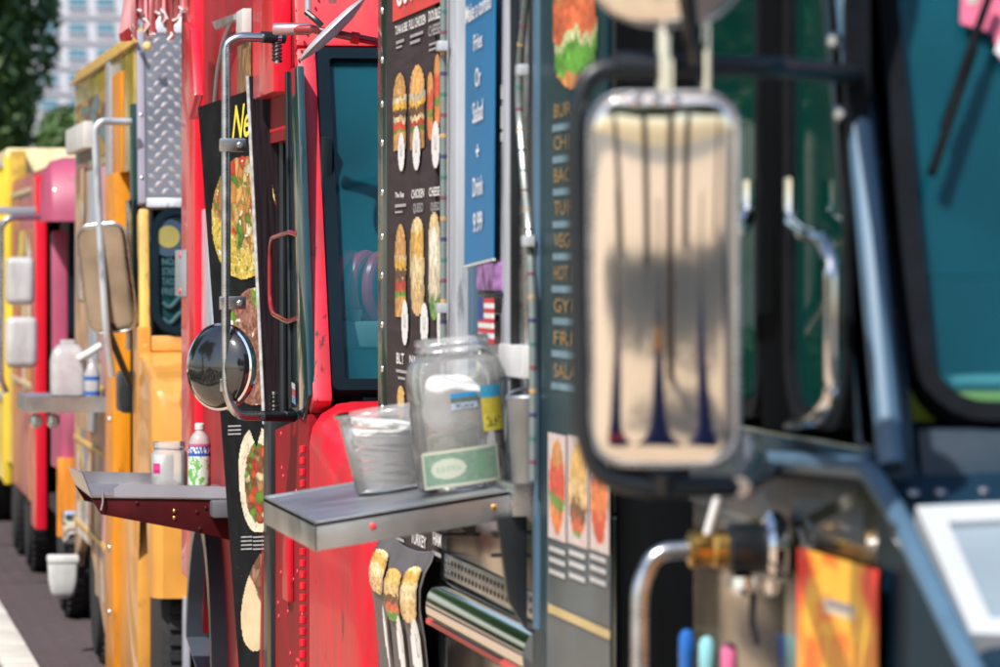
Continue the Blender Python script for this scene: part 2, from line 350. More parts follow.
def P_salad(u, v):
    c1, e = cells(u, v, 220, 15, [(0.22, 0.42, 0.04), (0.38, 0.55, 0.08), (0.55, 0.66, 0.2), (0.14, 0.3, 0.03), (0.66, 0.7, 0.4)], 1.2)
    c1 = c1 * (0.5 + 0.5 * e)[..., None]
    c2, e2 = cells(u, v, 900, 18, [(0.25, 0.10, 0.07), (0.34, 0.15, 0.11), (0.2, 0.08, 0.05), (0.42, 0.2, 0.15)], 1.0)
    c2 = c2 * (0.6 + 0.4 * e2)[..., None]
    q = np.abs(u - 0.45 - 0.22 * np.sin(v * 4.4)) + 0.2 * (fbm(u, v, 6, 9) - 0.5)
    c = lerp(c2, c1, np.clip((q - 0.19) * 14, 0, 1))
    r = (u > 0.62) & (v > 0.80) & (fbm(u, v, 9, 3) > 0.4); c[r] = (0.6, 0.05, 0.02)
    wv = (fbm(u, v, 8, 71) > 0.70) & (v < 0.75); c[wv] = (0.75, 0.75, 0.72)
    a = (2 * u - 1) ** 2 + (2 * v - 1) ** 2 < 0.98
    return c, a
def P_wrap(seed):
    def f(u, v):
        q = 2 * u - 1
        shell = np.full(u.shape + (3,), 1.0) * np.array((0.78, 0.70, 0.55)) * (0.75 + 0.4 * fbm(u, v, 7, seed))[..., None]
        sp = fbm(u, v, 18, seed + 5) > 0.66; shell[sp] *= np.array((0.8, 0.66, 0.5))
        c1, e = cells(u, v, 130, seed + 2, [(0.2, 0.08, 0.03), (0.55, 0.04, 0.02), (0.13, 0.30, 0.03), (0.4, 0.2, 0.08), (0.7, 0.6, 0.35), (0.62, 0.1, 0.03), (0.25, 0.1, 0.05)], 0.8)
        c1 = c1 * (0.45 + 0.55 * e)[..., None]
        inner = ((u - 0.54) / 0.36) ** 2 + ((v - 0.46) / 0.42) ** 2 < 0.86 + 0.3 * (fbm(u, v, 9, seed) - 0.5)
        c = np.where(inner[..., None], c1, shell)
        notch = (v > 0.80) & (np.abs(u - 0.52) < (v - 0.80) * 0.8)
        a = (np.abs(q - 0.12 * np.sin(v * 3)) < 0.95 * np.sqrt(np.clip(1 - (np.abs(v - 0.56) / np.where(v > 0.56, 0.44, 0.57)) ** 2.2, 0, 1))) & ~notch
        return c, a
    return f
def P_taco(u, v):
    shell = np.full(u.shape + (3,), 1.0) * np.array((0.74, 0.58, 0.36)) * (0.72 + 0.45 * fbm(u, v, 6, 91))[..., None]
    c1, e = cells(u, v, 160, 92, [(0.22, 0.09, 0.05), (0.3, 0.13, 0.08), (0.16, 0.06, 0.03), (0.38, 0.2, 0.12)], 1.2)
    c1 = c1 * (0.45 + 0.55 * e)[..., None]
    m = v > 1.12 - 1.15 * u + 0.10 * (fbm(u, v, 9, 4) - 0.5)
    c = np.where(m[..., None], c1, shell)
    p_ = (u - .52) * .80 + (v - .52) * -.60; r_ = (u - .52) * .60 + (v - .52) * .80
    a = (p_ / .36) ** 2 + (r_ / (.62 + .04 * (fbm(u, v, 9, 3) - .5))) ** 2 < 1 - .25 * np.clip(-r_, 0, 1)
    return c, a
def P_mosaic(seed, pal, n=40, st=1.0):
    def f(u, v):
        c, e = cells(u, v, n, seed, pal, st); return c * (0.7 + 0.3 * e)[..., None] * (0.8 + 0.4 * fbm(u, v, 10, seed))[..., None], np.ones(u.shape, bool)
    return f
def P_hotdog(seed):
    def f(u, v):
        c = np.full(u.shape + (3,), 1.0) * np.array((.62, .52, .50)) * (.8 + .4 * fbm(u, v, 5, seed))[..., None]
        q = ((u - 0.5) / 0.46) ** 2 + ((v - 0.5) / 0.46) ** 2
        b = bands(u, v, [SUB4, SUB1, [(-1, (0.6, 0.08, 0.03)), (0.3, (0.7, 0.2, 0.06)), (0.6, (0.5, 0.06, 0.03))]][seed % 3], seed, 0.12)
        m = q < 0.9 + 0.3 * (fbm(u, v, 7, seed) - 0.5); c[m] = b[m]
        return c, np.ones(u.shape, bool)
    return f
def P_bill(u, v):
    c = np.full(u.shape + (3,), 1.0) * np.array((0.20, 0.32, 0.25)) * (0.6 + 0.5 * fbm(u, v, 22, 3))[..., None]
    b = (np.abs(u - 0.5) > 0.46) | (np.abs(v - 0.5) > 0.41); c[b] = (0.48, 0.50, 0.42)
    o = ((u - 0.36) / 0.22) ** 2 + ((v - 0.5) / 0.27) ** 2 < 1; c[o] = np.array((0.46, 0.50, 0.42))
    t = (np.abs(v - 0.5) < 0.07) & (np.abs(u - 0.36) < 0.15) & (vnoise(u * 3, v, 24, 8) > 0.4); c[t] = (0.32, 0.42, 0.34)
    o2 = ((u - 0.76) / 0.10) ** 2 + ((v - 0.5) / 0.26) ** 2 < 1; c[o2] = np.array((0.16, 0.28, 0.2))
    return c, np.ones(u.shape, bool)
def P_flyer(u, v):
    c = np.full(u.shape + (3,), 1.0) * np.array((0.92, 0.20, 0.02)); k = np.clip((fbm(u, v, 5, 17) - .42) * 6, 0, 1)
    c = lerp(c, np.array((0.98, 0.62, 0.06)), k * .8)
    edge = np.clip((np.abs(u - 0.5) - 0.32 + 0.08 * np.sin(v * 9)) * 8, 0, 1); c = lerp(c, np.array((0.90, 0.05, 0.03)), edge * np.clip(v * 1.5, 0, 1))
    b = (np.abs(u - 0.55) < 0.2) & (np.abs(v - 0.62) < 0.06); c[b] = (0.7, 0.6, 0.4)
    s = (np.abs(u - 0.55) < 0.16) & (np.abs(v - 0.64) < 0.035); c[s] = (0.3, 0.28, 0.32)
    t = (np.abs(v - 0.3) < 0.11) & (np.abs(u - 0.5) < 0.28) & (np.sin(u * 60) > 0.2); c[t] = (0.8, 0.2, 0.02)
    return c, np.ones(u.shape, bool)
def P_label(top, mid, low, seed):
    def f(u, v):
        c = np.full(u.shape + (3,), 1.0) * np.array(low); c[v > 0.38] = mid; c[v > 0.72] = top
        c = c * (0.8 + 0.4 * fbm(u, v, 9, seed))[..., None]
        t = (v < 0.3) & (v > 0.08) & (np.abs(u - 0.5) < 0.36) & (vnoise(u * 2, v, 18, seed) > 0.5); c[t] *= 0.25
        return c, np.ones(u.shape, bool)
    return f
def P_bottle(u, v):
    c = np.full(u.shape + (3,), 1.0) * np.array((0.62, 0.72, 0.64)); g = fbm(u * 3, v, 7, 55) > 0.52; c[g] = (0.16, 0.45, 0.10)
    g = fbm(u * 3, v, 9, 57) > 0.66; c[g] = (0.78, 0.8, 0.76)
    b = v > 0.70; c[b] = (0.03, 0.10, 0.42); t = b & (np.abs(v - 0.85) < 0.07) & (vnoise(u * 6, v, 20, 6) > 0.5); c[t] = (0.8, 0.8, 0.82)
    r = (v > 0.955); c[r] = (0.6, 0.1, 0.15); return c, np.ones(u.shape, bool)
def P_flag(u, v):
    c = np.full(u.shape + (3,), 0.75); s = (np.floor(v * 9) % 2 == 0); c[s] = (0.55, 0.03, 0.05)
    k = (u < 0.45) & (v > 0.5); c[k] = (0.02, 0.04, 0.22); return c, np.ones(u.shape, bool)

def picture(name, fn, at, nu, nv, parent, m=None, label=None):
    """fine sheet at(u,v)->point, coloured by fn; points outside the outline are cut away"""
    u, v = np.meshgrid((np.arange(nu) + 0.5) / nu, (np.arange(nv) + 0.5) / nv)
    c, a = fn(u, v)
    c = np.clip(c, 0, 1)
    used = {}; vs = []; fs = []; fc = []
    off = root_loc(parent) if parent is not None else Vector((0, 0, 0))
    for j in range(nv):
        for i in range(nu):
            if not a[j, i]: continue
            q = []
            for di, dj in ((0, 0), (1, 0), (1, 1), (0, 1)):
                k = (i + di, j + dj)
                if k not in used:
                    used[k] = len(vs); vs.append(Vector(at(k[0] / nu, k[1] / nv)) - off)
                q.append(used[k])
            fs.append(q); fc.append(c[j, i])
    me = bpy.data.meshes.new(name); me.from_pydata(vs, [], fs)
    ca = me.color_attributes.new('ink', 'FLOAT_COLOR', 'CORNER')
    arr = np.ones((len(fs), 4, 4), np.float32); arr[:, :, :3] = np.array(fc, np.float32)[:, None, :]
    ca.data.foreach_set('color', arr.ravel())
    me.materials.append(m or PRINT)
    o = bpy.data.objects.new(name, me); link(o, parent)
    if label: o['label'] = label
    return o
def sheet(c00, c10, c11, c01):
    a, b, c, d = Vector(c00), Vector(c10), Vector(c11), Vector(c01)
    return lambda u, v: (a * (1 - u) + b * u) * (1 - v) + (d * (1 - u) + c * u) * v
def sheet_side(p0, p1, y0, y1, X, shrink=0.0):
    """upright rectangle on a truck side: picture columns p0..p1, rows y0 (top)..y1 at its middle"""
    Y0, Y1 = sy(p0, X), sy(p1, X); Ym = 0.5 * (Y0 + Y1); z1, z0 = zy(y0, Ym, X), zy(y1, Ym, X)
    return sheet((X, Y0, z0), (X, Y1, z0), (X, Y1, z1), (X, Y0, z1))

FONT = {}
def words(s, at, parent, m, name='lettering', shear=0.0, thick=0.0, bold=0.0):
    """lettering stretched to fill the patch at(u,v)"""
    cu = bpy.data.curves.new('t', 'FONT'); cu.body = s; cu.shear = shear; cu.resolution_u = 3; cu.offset = bold
    to = bpy.data.objects.new('t', cu); COL.objects.link(to)
    bpy.context.view_layer.update()
    me = bpy.data.meshes.new_from_object(to); bpy.data.objects.remove(to); bpy.data.curves.remove(cu)
    co = np.array([v.co[:] for v in me.vertices]) if len(me.vertices) else np.zeros((1, 3))
    lo = co.min(0); hi = co.max(0); sp = np.maximum(hi - lo, 1e-6)
    off = root_loc(parent)
    for v in me.vertices:
        v.co = Vector(at((v.co.x - lo[0]) / sp[0], (v.co.y - lo[1]) / sp[1])) - off
    me.materials.clear(); me.materials.append(m); me.name = name
    o = bpy.data.objects.new(name, me); link(o, parent); return o
def bars(name, patches, m, parent):
    """tiny text lines too small to read, as one part"""
    bm = B()
    for at in patches: bm.faces.new([bm.verts.new(Vector(at(u, v))) for u, v in ((0, 0), (1, 0), (1, 1), (0, 1))])
    o = obj(name, bm, m, parent, smooth=False); o['kind'] = 'stuff'; return o

# ================================================================== setting
def flat(name, x0, x1, y0, y1, z, m, t=0.05, bev=0.0):
    o = obj(name, box((x0, y0, z - t), (x1, y1, z), bev), m, None, smooth=False); tag(o, None, kind='structure'); return o
TAN = mat('tan_paving', (0.50, 0.37, 0.25), 0.75, var=0.12, scale=1.5, bump=0.2, bscale=30)
PAV = mat('mauve_street_brick', (0.075, 0.055, 0.062), 0.85, var=0.35, scale=9, bump=0.3, bscale=40, wear=(.035, .03, .032), wear_amt=.2, wscale=2)
JNT = mat('dark_joint_sand', (0.05, 0.04, 0.042), 0.9, var=0.2, scale=20)
KRB = mat('pale_kerb_stone', (0.56, 0.54, 0.50), 0.8, var=0.12, scale=4, bump=0.3, bscale=60)
SOIL = mat('verge_soil', (0.07, 0.06, 0.03), 0.9, var=0.3, scale=9)
LEAF = mat('leaf_green', (0.055, 0.12, 0.026), 0.5, var=0.5, scale=2)
LEAFD = mat('dark_leaf_green', (0.028, 0.12, 0.034), 0.5, var=0.5, scale=2)
BARK = mat('bark', (0.09, 0.06, 0.045), 0.9, var=0.4, scale=8, bump=0.5, bscale=20)

gm = obj('ground', box((-400, -300, -0.30), (500, 1500, -0.045)), mat('far_ground', (0.16, 0.15, 0.13), 0.9, scale=0.05), None, smooth=False); tag(gm, None, kind='structure')
road = flat('road', 1.03, 12.0, -120, 120, 0.0, JNT, 0.04)
pave = flat('plaza_paving', -60, 0.45, -120, 120, 0.115, TAN, 0.10)
footway = flat('footway', 0.45, 0.868, -120, 12, 0.113, TAN, 0.10)
verge = flat('verge', 0.45, 0.868, 12.01, 120, 0.10, SOIL, 0.10)
kb = B()
y = -6.0
while y < 70:
    box((0.872, y, -0.02), (1.028, y + 0.985, 0.122 + random.uniform(-.002, .002)), 0.012, kb); y += 1.0
kerb = tag(obj('kerb', kb, KRB, None), None, kind='structure')
# street bricks that can be told apart in the strip before the trucks: each a part of the road
bme = bpy.data.meshes.new('brick'); bb = box((-0.098, -0.048, -0.03), (0.098, 0.048, 0.006), 0.006, None, 1); bb.to_mesh(bme); bb.free(); bme.materials.append(PAV)
random.seed(4); nb = 0
for i in range(70):
    for j in range(4):
        o = bpy.data.objects.new('brick', bme); link(o, road)
        o.location = Vector((1.135 + j * 0.205 + (0.1 if i % 2 else 0), 22.0 + i * 0.105, random.uniform(-.002, .002))) - road.location; nb += 1
fb = B()
for i in range(-200, 460):
    yy = 22.0 + i * 0.105
    if 21.95 < yy < 29.4: continue
    for j in range(4): box((1.037 + j * 0.205 + (0.1 if i % 2 else 0), yy - .048, -0.02), (1.233 + j * 0.205 + (0.1 if i % 2 else 0), yy + .048, 0.006), 0, fb)
fo = obj('brick_field', fb, PAV, road, smooth=False); fo['kind'] = 'stuff'
# grass on the verge
gb = B(); random.seed(9)
for k in range(5200):
    gx = random.uniform(0.46, 0.865); gy = random.uniform(12.1, 36); h = random.uniform(0.03, 0.085); a = random.uniform(0, 6.28); wv = 0.006
    dx, dy = math.cos(a) * wv, math.sin(a) * wv; lx, ly = random.uniform(-.03, .03), random.uniform(-.03, .03)
    gb.faces.new([gb.verts.new((gx - dx, gy - dy, .095)), gb.verts.new((gx + dx, gy + dy, .095)), gb.verts.new((gx + lx, gy + ly, .095 + h))])
go = obj('verge_grass', gb, LEAF, None, smooth=False); tag(go, 'short green grass on the verge behind the pale kerb', 'grass', kind='stuff')

# ------------------------------------------------------------------ trees
def tree_meshes(seed, h, crown_r, n, leaf, m_leaf, crown_base=0.42, zmin=0.0):
    rnd = random.Random(seed)
    tb = B(); pts = [Vector((0, 0, 0)), Vector((0.03, 0.02, h * 0.2)), Vector((-0.02, 0.04, h * 0.45)), Vector((0.05, 0, h * 0.72))]
    tube(pts, 0.1, 10, tb, rad=[h * 0.026, h * 0.02, h * 0.015, h * 0.006])
    tips = []
    for k in range(11):
        a = k * 2.4 + rnd.uniform(-.3, .3); z0 = h * rnd.uniform(0.32, 0.62); L = crown_r * rnd.uniform(0.55, 0.95)
        p0 = Vector((0, 0, z0)); p1 = p0 + Vector((math.cos(a) * L * .5, math.sin(a) * L * .5, L * .42)); p2 = p0 + Vector((math.cos(a) * L, math.sin(a) * L, L * rnd.uniform(.4, .95)))
        tube([p0, p1, p2], 0.03, 6, tb, rad=[h * .009, h * .006, h * .002]); tips.append(p2)
    blobs = [(t, crown_r * rnd.uniform(.28, .45)) for t in tips]
    for k in range(16):
        a = rnd.uniform(0, 6.28); r = crown_r * math.sqrt(rnd.random()) * .8
        blobs.append((Vector((math.cos(a) * r, math.sin(a) * r, h * rnd.uniform(crown_base + .1, .93) - r * 0.25)), crown_r * rnd.uniform(.25, .42)))
    vs = []; fs = []
    for k in range(n):
        c, r = blobs[rnd.randrange(len(blobs))]
        d = Vector((rnd.gauss(0, 1), rnd.gauss(0, 1), rnd.gauss(0, 1))).normalized() * r * (rnd.random() ** 0.35)
        p = c + d
        if p.z < zmin: p.z = zmin + rnd.random() * 0.8
        u = Vector((rnd.gauss(0, 1), rnd.gauss(0, 1), rnd.gauss(0, .6))).normalized(); s = u.orthogonal().normalized(); L = leaf * rnd.uniform(.6, 1.3)
        i = len(vs); vs += [p - u * L, p + s * L * .45, p + u * L, p - s * L * .45]; fs.append((i, i + 1, i + 2, i + 3))
    cm = bpy.data.meshes.new('crown'); cm.from_pydata(vs, [], fs); cm.materials.append(m_leaf)
    tm = bpy.data.meshes.new('trunk'); tb.to_mesh(tm); tb.free(); tm.materials.append(BARK)
    return tm, cm
def tree(meshes, loc, s, rz, label, group=None):
    t = thing('tree', loc, label, 'tree', group); t.rotation_euler = (0, 0, rz); t.scale = s if isinstance(s, tuple) else (s, s, s)
    for nm, me in zip(('trunk', 'crown'), meshes): link(bpy.data.objects.new(nm, me), t)
    return t
TA = tree_meshes(3, 9.0, 3.6, 16000, 0.14, LEAFD, 0.36); TC = tree_meshes(5, 9.0, 3.6, 52000, 0.17, LEAF, 0.02); TS = tree_meshes(11, 8.5, 3.0, 15000, 0.12, LEAF, 0.5, 3.7); TB_ = tree_meshes(8, 8.0, 3.2, 13000, 0.13, LEAF)
tree(TC, (1.28, 75, 0), (.58, .58, 1.15), 0.6, 'tall dark green tree beyond the far end of the truck row')
tree(TC, (3.65, 92, 0), (.52, .52, .58), 2.1, 'lower mid green tree beside the pale office block, behind the yellow truck roof')
for k, (x, yv, s, rz) in enumerate([(-7.5, 24, 1.0, 0.4), (-9.0, 33, 1.1, 1.9), (-6.5, 44, 1.05, 3.3), (-12, 16, 1.1, 5.0), (-8, 58, 1.2, 2.2), (-3.5, 72, 1.2, 0.9)]):
    tree(TA if k % 2 == 0 else TB_, (x, yv, 0.1), s, rz, 'leafy tree across the tan paving, reflected in the near truck', 'trees across the paving')
tree(TS, (-3.3, -9.5, 0.1), 1.0, 4.0, 'street tree on the paving, seen in the near mirror shell')
for k, (x, yv, s, rz) in enumerate([(-10.5, -25, 1.6, 1.0), (-7, -30, 1.7, 2.4), (-15, -27, 1.6, 3.4), (-3.0, -33, 1.7, 5.0)]):
    tree(TA, (x, yv, 0.1), s, rz, 'dark tree standing behind the street tree, seen only in mirrors', 'trees behind the photographer')
# hedge: clipped, leafy mass on the far side of the paving
hb = []; hf = []; rnd = random.Random(5)
for k in range(15000):
    p = Vector((-5.2 + rnd.gauss(0, .3), rnd.uniform(10, 56), 0.12 + 1.15 * rnd.random() ** .8)); u = Vector((rnd.gauss(0, 1), rnd.gauss(0, 1), rnd.gauss(0, 1))).normalized(); s = u.orthogonal().normalized(); L = .10 * rnd.uniform(.6, 1.4)
    i = len(hb); hb += [p - u * L, p + s * L * .5, p + u * L, p - s * L * .5]; hf.append((i, i + 1, i + 2, i + 3))
hm = bpy.data.meshes.new('hedge'); hm.from_pydata(hb, [], hf); hm.materials.append(LEAF)
tag(link(bpy.data.objects.new('hedge', hm)), 'clipped green hedge along the far edge of the tan paving', 'hedge')
# closed cafe umbrellas behind the camera, seen in the mirror shells
NAVYF = mat('navy_canvas', (0.012, 0.022, 0.11), 0.8, var=0.3, scale=6)
for k, (x, yv) in enumerate([(-1.0, -0.4), (-2.15, -0.5), (-0.05, -0.8)]):
    t = thing('patio_umbrella', (x, yv, 0.115), ['closed navy patio umbrella with orange tie', 'closed navy patio umbrella with red and white stripe', 'closed navy patio umbrella on a brown pole without a stripe'][k], 'umbrella', None)
    obj('pole', tube([(x, yv, .115), (x, yv, 1.75)], .022, 10), BARK, t)
    obj('canopy', lathe([(.03, 1.36), (.07, 1.22), (.17, .92), (.34, .52), (.48, .22), (.36, .19)], (x, yv, 0), (0, 0, 1), 14), NAVYF, t)
    if k < 2: obj('tie', lathe([(.06, 1.16), (.10, 1.20), (.06, 1.27)] if k == 0 else [(.26, .53), (.345, .54), (.26, .74), (.2, .74)], (x, yv, 0), (0, 0, 1), 14), ORG if k == 0 else INKR, t)

# ------------------------------------------------------------------ far office block
BW = mat('pale_concrete', (0.55, 0.55, 0.60), 0.8, var=0.06, scale=0.2)
BGL = mat('office_glass', (0.10, 0.22, 0.30), 0.15, var=0.3, scale=0.1)
BY = 600.0
bx0 = front(40, 0, BY).x; bx1 = front(215, 0, BY).x
ob = thing('office_building', (bx0, BY, 0), 'pale grey office block with rows of blue windows far behind the trucks', 'building')
obj('wall', box((bx0, BY, 0), (bx1, BY + 20, 62)), BW, ob, smooth=False)
wm = bpy.data.meshes.new('window'); q = box((-1.05, -0.18, -0.55), (1.05, 0.0, 0.55)); q.to_mesh(wm); q.free(); wm.materials.append(BGL)
sm = bpy.data.meshes.new('sill'); q = box((-1.25, -0.5, -0.72), (1.25, 0.0, -0.57)); q.to_mesh(sm); q.free(); sm.materials.append(BW)
c0 = front(77, 28, BY)
for r in range(-6, 9):
    for c in range(-1, 5):
        wo_ = bpy.data.objects.new('window', wm); link(wo_, ob)
        wo_.location = Vector((c0.x + c * 3.35, BY - 0.05, c0.z + r * 3.05)) - Vector(ob.location)
        so_ = bpy.data.objects.new('sill', sm); link(so_, wo_)
for r in range(-6, 9):
    zz = c0.z + r * 3.05 + 1.5
    obj('floor_band', box((bx0 - .1, BY - .35, zz - .18), (bx1 + .1, BY, zz + .18)), BW, ob, smooth=False)

# ================================================================== trucks
def strip(X, p0, p1, z0, z1, t=0.04, bev=0.004):
    """panel lying in a truck side between two picture columns"""
    return box((X, sy(p0), z0), (X + t, sy(p1), z1), bev)
def wheel(c, r, parent, wd=0.24):
    w_ = obj('wheel', lathe([(r * .6, -wd * .5), (r * .93, -wd * .5), (r, -wd * .36), (r, wd * .36), (r * .93, wd * .5), (r * .6, wd * .5)], c, (1, 0, 0), 40), TYRE, parent)
    bm = B()
    for k in range(44):
        a = 2 * math.pi * k / 44
        for s in (-1, 1):
            p = Vector(c) + Vector((s * wd * .22, math.cos(a + s * .04) * r * 1.004, math.sin(a + s * .04) * r * 1.004)); tdir = Vector((0, -math.sin(a), math.cos(a))); nd = Vector((0, math.cos(a), math.sin(a)))
            q = [p + Vector((i * wd * .18, 0, 0)) + tdir * j * r * .045 for i, j in ((-1, -1), (1, -1), (1, 1), (-1, 1))]
            prism(q, nd, r * .035, bm)
    obj('tread', bm, TYRE, w_, smooth=False)
    obj('rim', lathe([(r * .08, -wd * .38), (r * .3, -wd * .36), (r * .5, -wd * .3), (r * .6, -wd * .44), (r * .62, -wd * .5), (r * .62, wd * .3)], c, (1, 0, 0), 30), WHT if r < .1 else GREY, w_)
    return w_
def hood(parent, Xs, W, Yp, nose, Zb, drop, paint, r=0.07, taper=0.06, zlow=0.62, arch=None):
    """sloping step-van nose, rounded along its upper edges"""
    bm = B(); rings = []
    ys = [0, .12, .25, .38, .5, .62, .75, .88, .96, 1.0]
    for k, s in enumerate(ys):
        y = Yp - nose * s; tp = taper * s; zt = Zb - drop * s - (0.02 if s > .95 else 0) - (0.05 if s > .99 else 0); inset = (0.04 if s > .99 else (0.012 if s > .95 else 0))
        x0, x1 = Xs + tp + inset, Xs + W - tp - inset; zl = zlow
        if arch:
            d = abs(y - arch[0]) / arch[1]
            if d < 1: zl = max(zlow, arch[2] * math.sqrt(1 - d * d))
        pts = [(x0, zl), (x0, (zl + zt) / 2), (x0, zt - r)] + [(x0 + r - r * math.cos(R(a)), zt - r + r * math.sin(R(a))) for a in (22, 45, 67)] + [(x0 + r, zt), ((x0 + x1) / 2, zt + .02), (x1 - r, zt)] + [(x1 - r + r * math.sin(R(a)), zt - r + r * math.cos(R(a))) for a in (22, 45, 67)] + [(x1, zt - r), (x1, (zl + zt) / 2), (x1, zl)]
        rings.append([bm.verts.new((x, y, z)) for x, z in pts])
    for a, b in zip(rings, rings[1:]):
        for i in range(len(a) - 1): bm.faces.new((a[i], a[i + 1], b[i + 1], b[i]))
    bm.faces.new(rings[-1])
    return obj('hood', bm, paint, parent)
class Van:
    def __init__(s, root, Xs, Yp, Yr, Zb, Zt, roof, rake, W=2.1):
        s.r, s.Xs, s.Yp, s.Yr, s.Zb, s.Zt, s.roof, s.rake, s.W = root, Xs, Yp, Yr, Zb, Zt, roof, rake, W
        s.k = rake / (Zt - Zb); s.n = Vector((0, -(Zt - Zb), rake)).normalized()
    def w(s, x, z, o=0.0): return Vector((x, s.Yp + (z - s.Zb) * s.k, z)) + s.n * o     # point on the raked front
    def quad(s, x0, x1, z0, z1, o=0.0): return [s.w(x0, z0, o), s.w(x1, z0, o), s.w(x1, z1, o), s.w(x0, z1, o)]
    def on(s, px, py, o=0.0): return hit(px, py, s.w(0, s.Zb, o), s.n)
    def shell(s, paint, inner=DARK, roofm=None):
        X0, X1 = s.Xs, s.Xs + s.W; yt = s.Yp + (s.roof - s.Zb) * s.k
        obj('roof', box((X0 + .004, yt + .004, s.roof - .05), (X1, s.Yr, s.roof), .03), roofm or paint, s.r)
        obj('side_wall', box((X1 - .04, s.Yp, .5), (X1, s.Yr - .043, s.roof - .052)), paint, s.r)
        obj('rear_wall', box((X0 + .043, s.Yr - .04, .5), (X1, s.Yr, s.roof - .052)), paint, s.r)
        obj('floor_pan', box((X0 + .045, s.Yp + .03, .52), (X1 - .045, s.Yr - .045, .60)), inner, s.r)
        obj('chassis', box((X0 + .35, s.Yp - .5, .34), (X1 - .35, s.Yr, .50)), inner, s.r)
        obj('underbody_shade', box((X0 + .30, s.Yp + .5, .06), (X0 + .34, s.Yr - .05, .50)), inner, s.r)  # dark panel added to stand in for the shade under the truck
        obj('bulkhead', box((X0 + .06, s.Yp + 1.75, .62), (X1 - .05, s.Yp + 1.80, s.roof - .06)), inner, s.r)
    def brow(s, paint, z0):
        obj('brow_panel', prism(s.quad(s.Xs, s.Xs + s.W, z0, s.roof), -s.n, .05, bev=.012), paint, s.r)
    def pillars(s, paint, wd, z0, z1):
        for x0, x1 in ((s.Xs, s.Xs + wd), (s.Xs + s.W - wd, s.Xs + s.W)):
            obj('pillar', prism(s.quad(x0, x1, z0, z1), -s.n, .10, bev=.015), paint, s.r)
    def screen(s, x0, x1, z0, z1, glass, rad=.08, gas=.026, rub=RUB, name='windscreen'):
        wd, ht = x1 - x0, (z1 - z0) / s.n.y * -1
        cx = (x0 + x1) / 2; up = (s.w(0, z1) - s.w(0, z0)).normalized(); c = s.w(cx, (z0 + z1) / 2)
        P = lambda pts, o: [c + Vector((a, 0, 0)) + up * b + s.n * o for a, b in pts]
        g = obj(name, ring_plate(P(rrect(wd, ht, rad), .012), P(rrect(wd - 2 * gas, ht - 2 * gas, max(rad - gas, .01)), .012), -s.n, .05), rub, s.r)
        obj('pane', prism(P(rrect(wd - 2 * gas + .01, ht - 2 * gas + .01, max(rad - gas, .01)), -.012), -s.n, .006), glass, g)
        return g

# ------------------------------------------------------------------ near truck: black, steel below, menu boards and a serving hatch
YA = sy(880) ; YAr = sy(383)
ta = thing('food_truck', (XS + 1.05, (YA + YAr) / 2, 0), 'black and steel food truck with menu boards, serving hatch and chrome backed mirror', 'food truck')
A = Van(ta, XS, YA, YAr, 1.60, 2.42, 2.82, 0.36)
A.shell(BLK); A.brow(NAVY, 2.44); A.pillars(NAVY, .050, 1.585, 2.437)
A.screen(XS + .052, XS + 1.03, 1.655, 2.43, GLASS, .09, .026); A.screen(XS + 1.07, XS + 2.048, 1.655, 2.43, GLASS, .10, .03)
obj('cowl', prism(A.quad(XS + .052, XS + A.W - .052, 1.57, 1.652), -A.n, .06, bev=.01), NAVY, ta)
obj('pillar_trim', tube([A.w(XS + .012, 1.60, .014), A.w(XS + .012, 2.44, .014)], .017, 10), NAVYL, ta)
for z in (1.68, 1.79, 1.885, 1.98, 2.08): obj('bolt', dome(A.w(XS + .036, z, 0), .006, A.n), BLK, ta)
hoodA = hood(ta, XS, A.W, YA + .02, 1.0, 1.605, .52, NAVY, r=.05, taper=.06, zlow=.70)
nA = Vector((0, -.52, 1.0)).normalized(); pA = Vector((XS, YA + .02, 1.605))        # the sloping top of the hood
def onhood(px, py, o=0.0): return hit(px, py, pA + nA * o, nA)
for px, py in ((914, 493), (941, 492), (984, 490)): obj('bolt', dome(onhood(px, py, .004), .008, nA), STL, ta)
wf = [onhood(*q, .016) for q in ((916, 506), (1080, 499), (1130, 640), (972, 633))]; wi = [onhood(*q, .016) for q in ((948, 522), (1072, 516), (1108, 618), (990, 618))]
hp = obj('hood_panel_frame', ring_plate(wf, wi, -nA, .03), mat('white_enamel', (0.52, 0.55, 0.58), .3, coat=.3, var=.06), ta)
obj('panel_infill', prism([p - nA * .010 for p in wi], -nA, .02), mat('pale_blue_panel', (0.27, 0.34, 0.40), .25, var=.1, coat=.4), hp)
# trim tube running along the door sill and down the hood edge
tr = [side(768, 461, XS - .012), side(868, 468, XS - .012)] + [Vector((XS - .006 + .06 * s, YA + .02 - s, 1.605 - .52 * s + .004)) for s in (.12, .35, .6, .95)]
obj('edge_trim', tube(fillet(tr, .03), .014, 10), NAVYL, ta)
# wiper
wa = obj('wiper', tube([A.on(990, -6, .035), A.on(966, 62, .03), A.on(944, 128, .02)], .006, 8), RUB, ta)
obj('blade', prism([A.on(968, 48, .02), A.on(977, 52, .02), A.on(935, 178, .02), A.on(926, 174, .02)], A.n, .012, bev=.002), RUB, wa)
# peeling pink and white sticker inside the top of the windscreen
st = obj('sticker', prism([A.on(*q, .004) for q in ((962, -30), (1030, -30), (1030, 80), (1000, 60), (992, 34), (960, 24))], A.n, .003), mat('pink_sticker', (0.62, .12, .22), .6, var=.1), ta, label='torn pink sticker')
obj('sticker_tear', prism([A.on(*q, .0075) for q in ((1001, 36), (1012, 44), (1006, 62), (994, 52))], A.n, .002), WHT, st)
obj('sticker_mark', prism([A.on(*q, .0075) for q in ((966, -8), (978, -10), (976, 4), (968, 5))], A.n, .002), WHT, st)
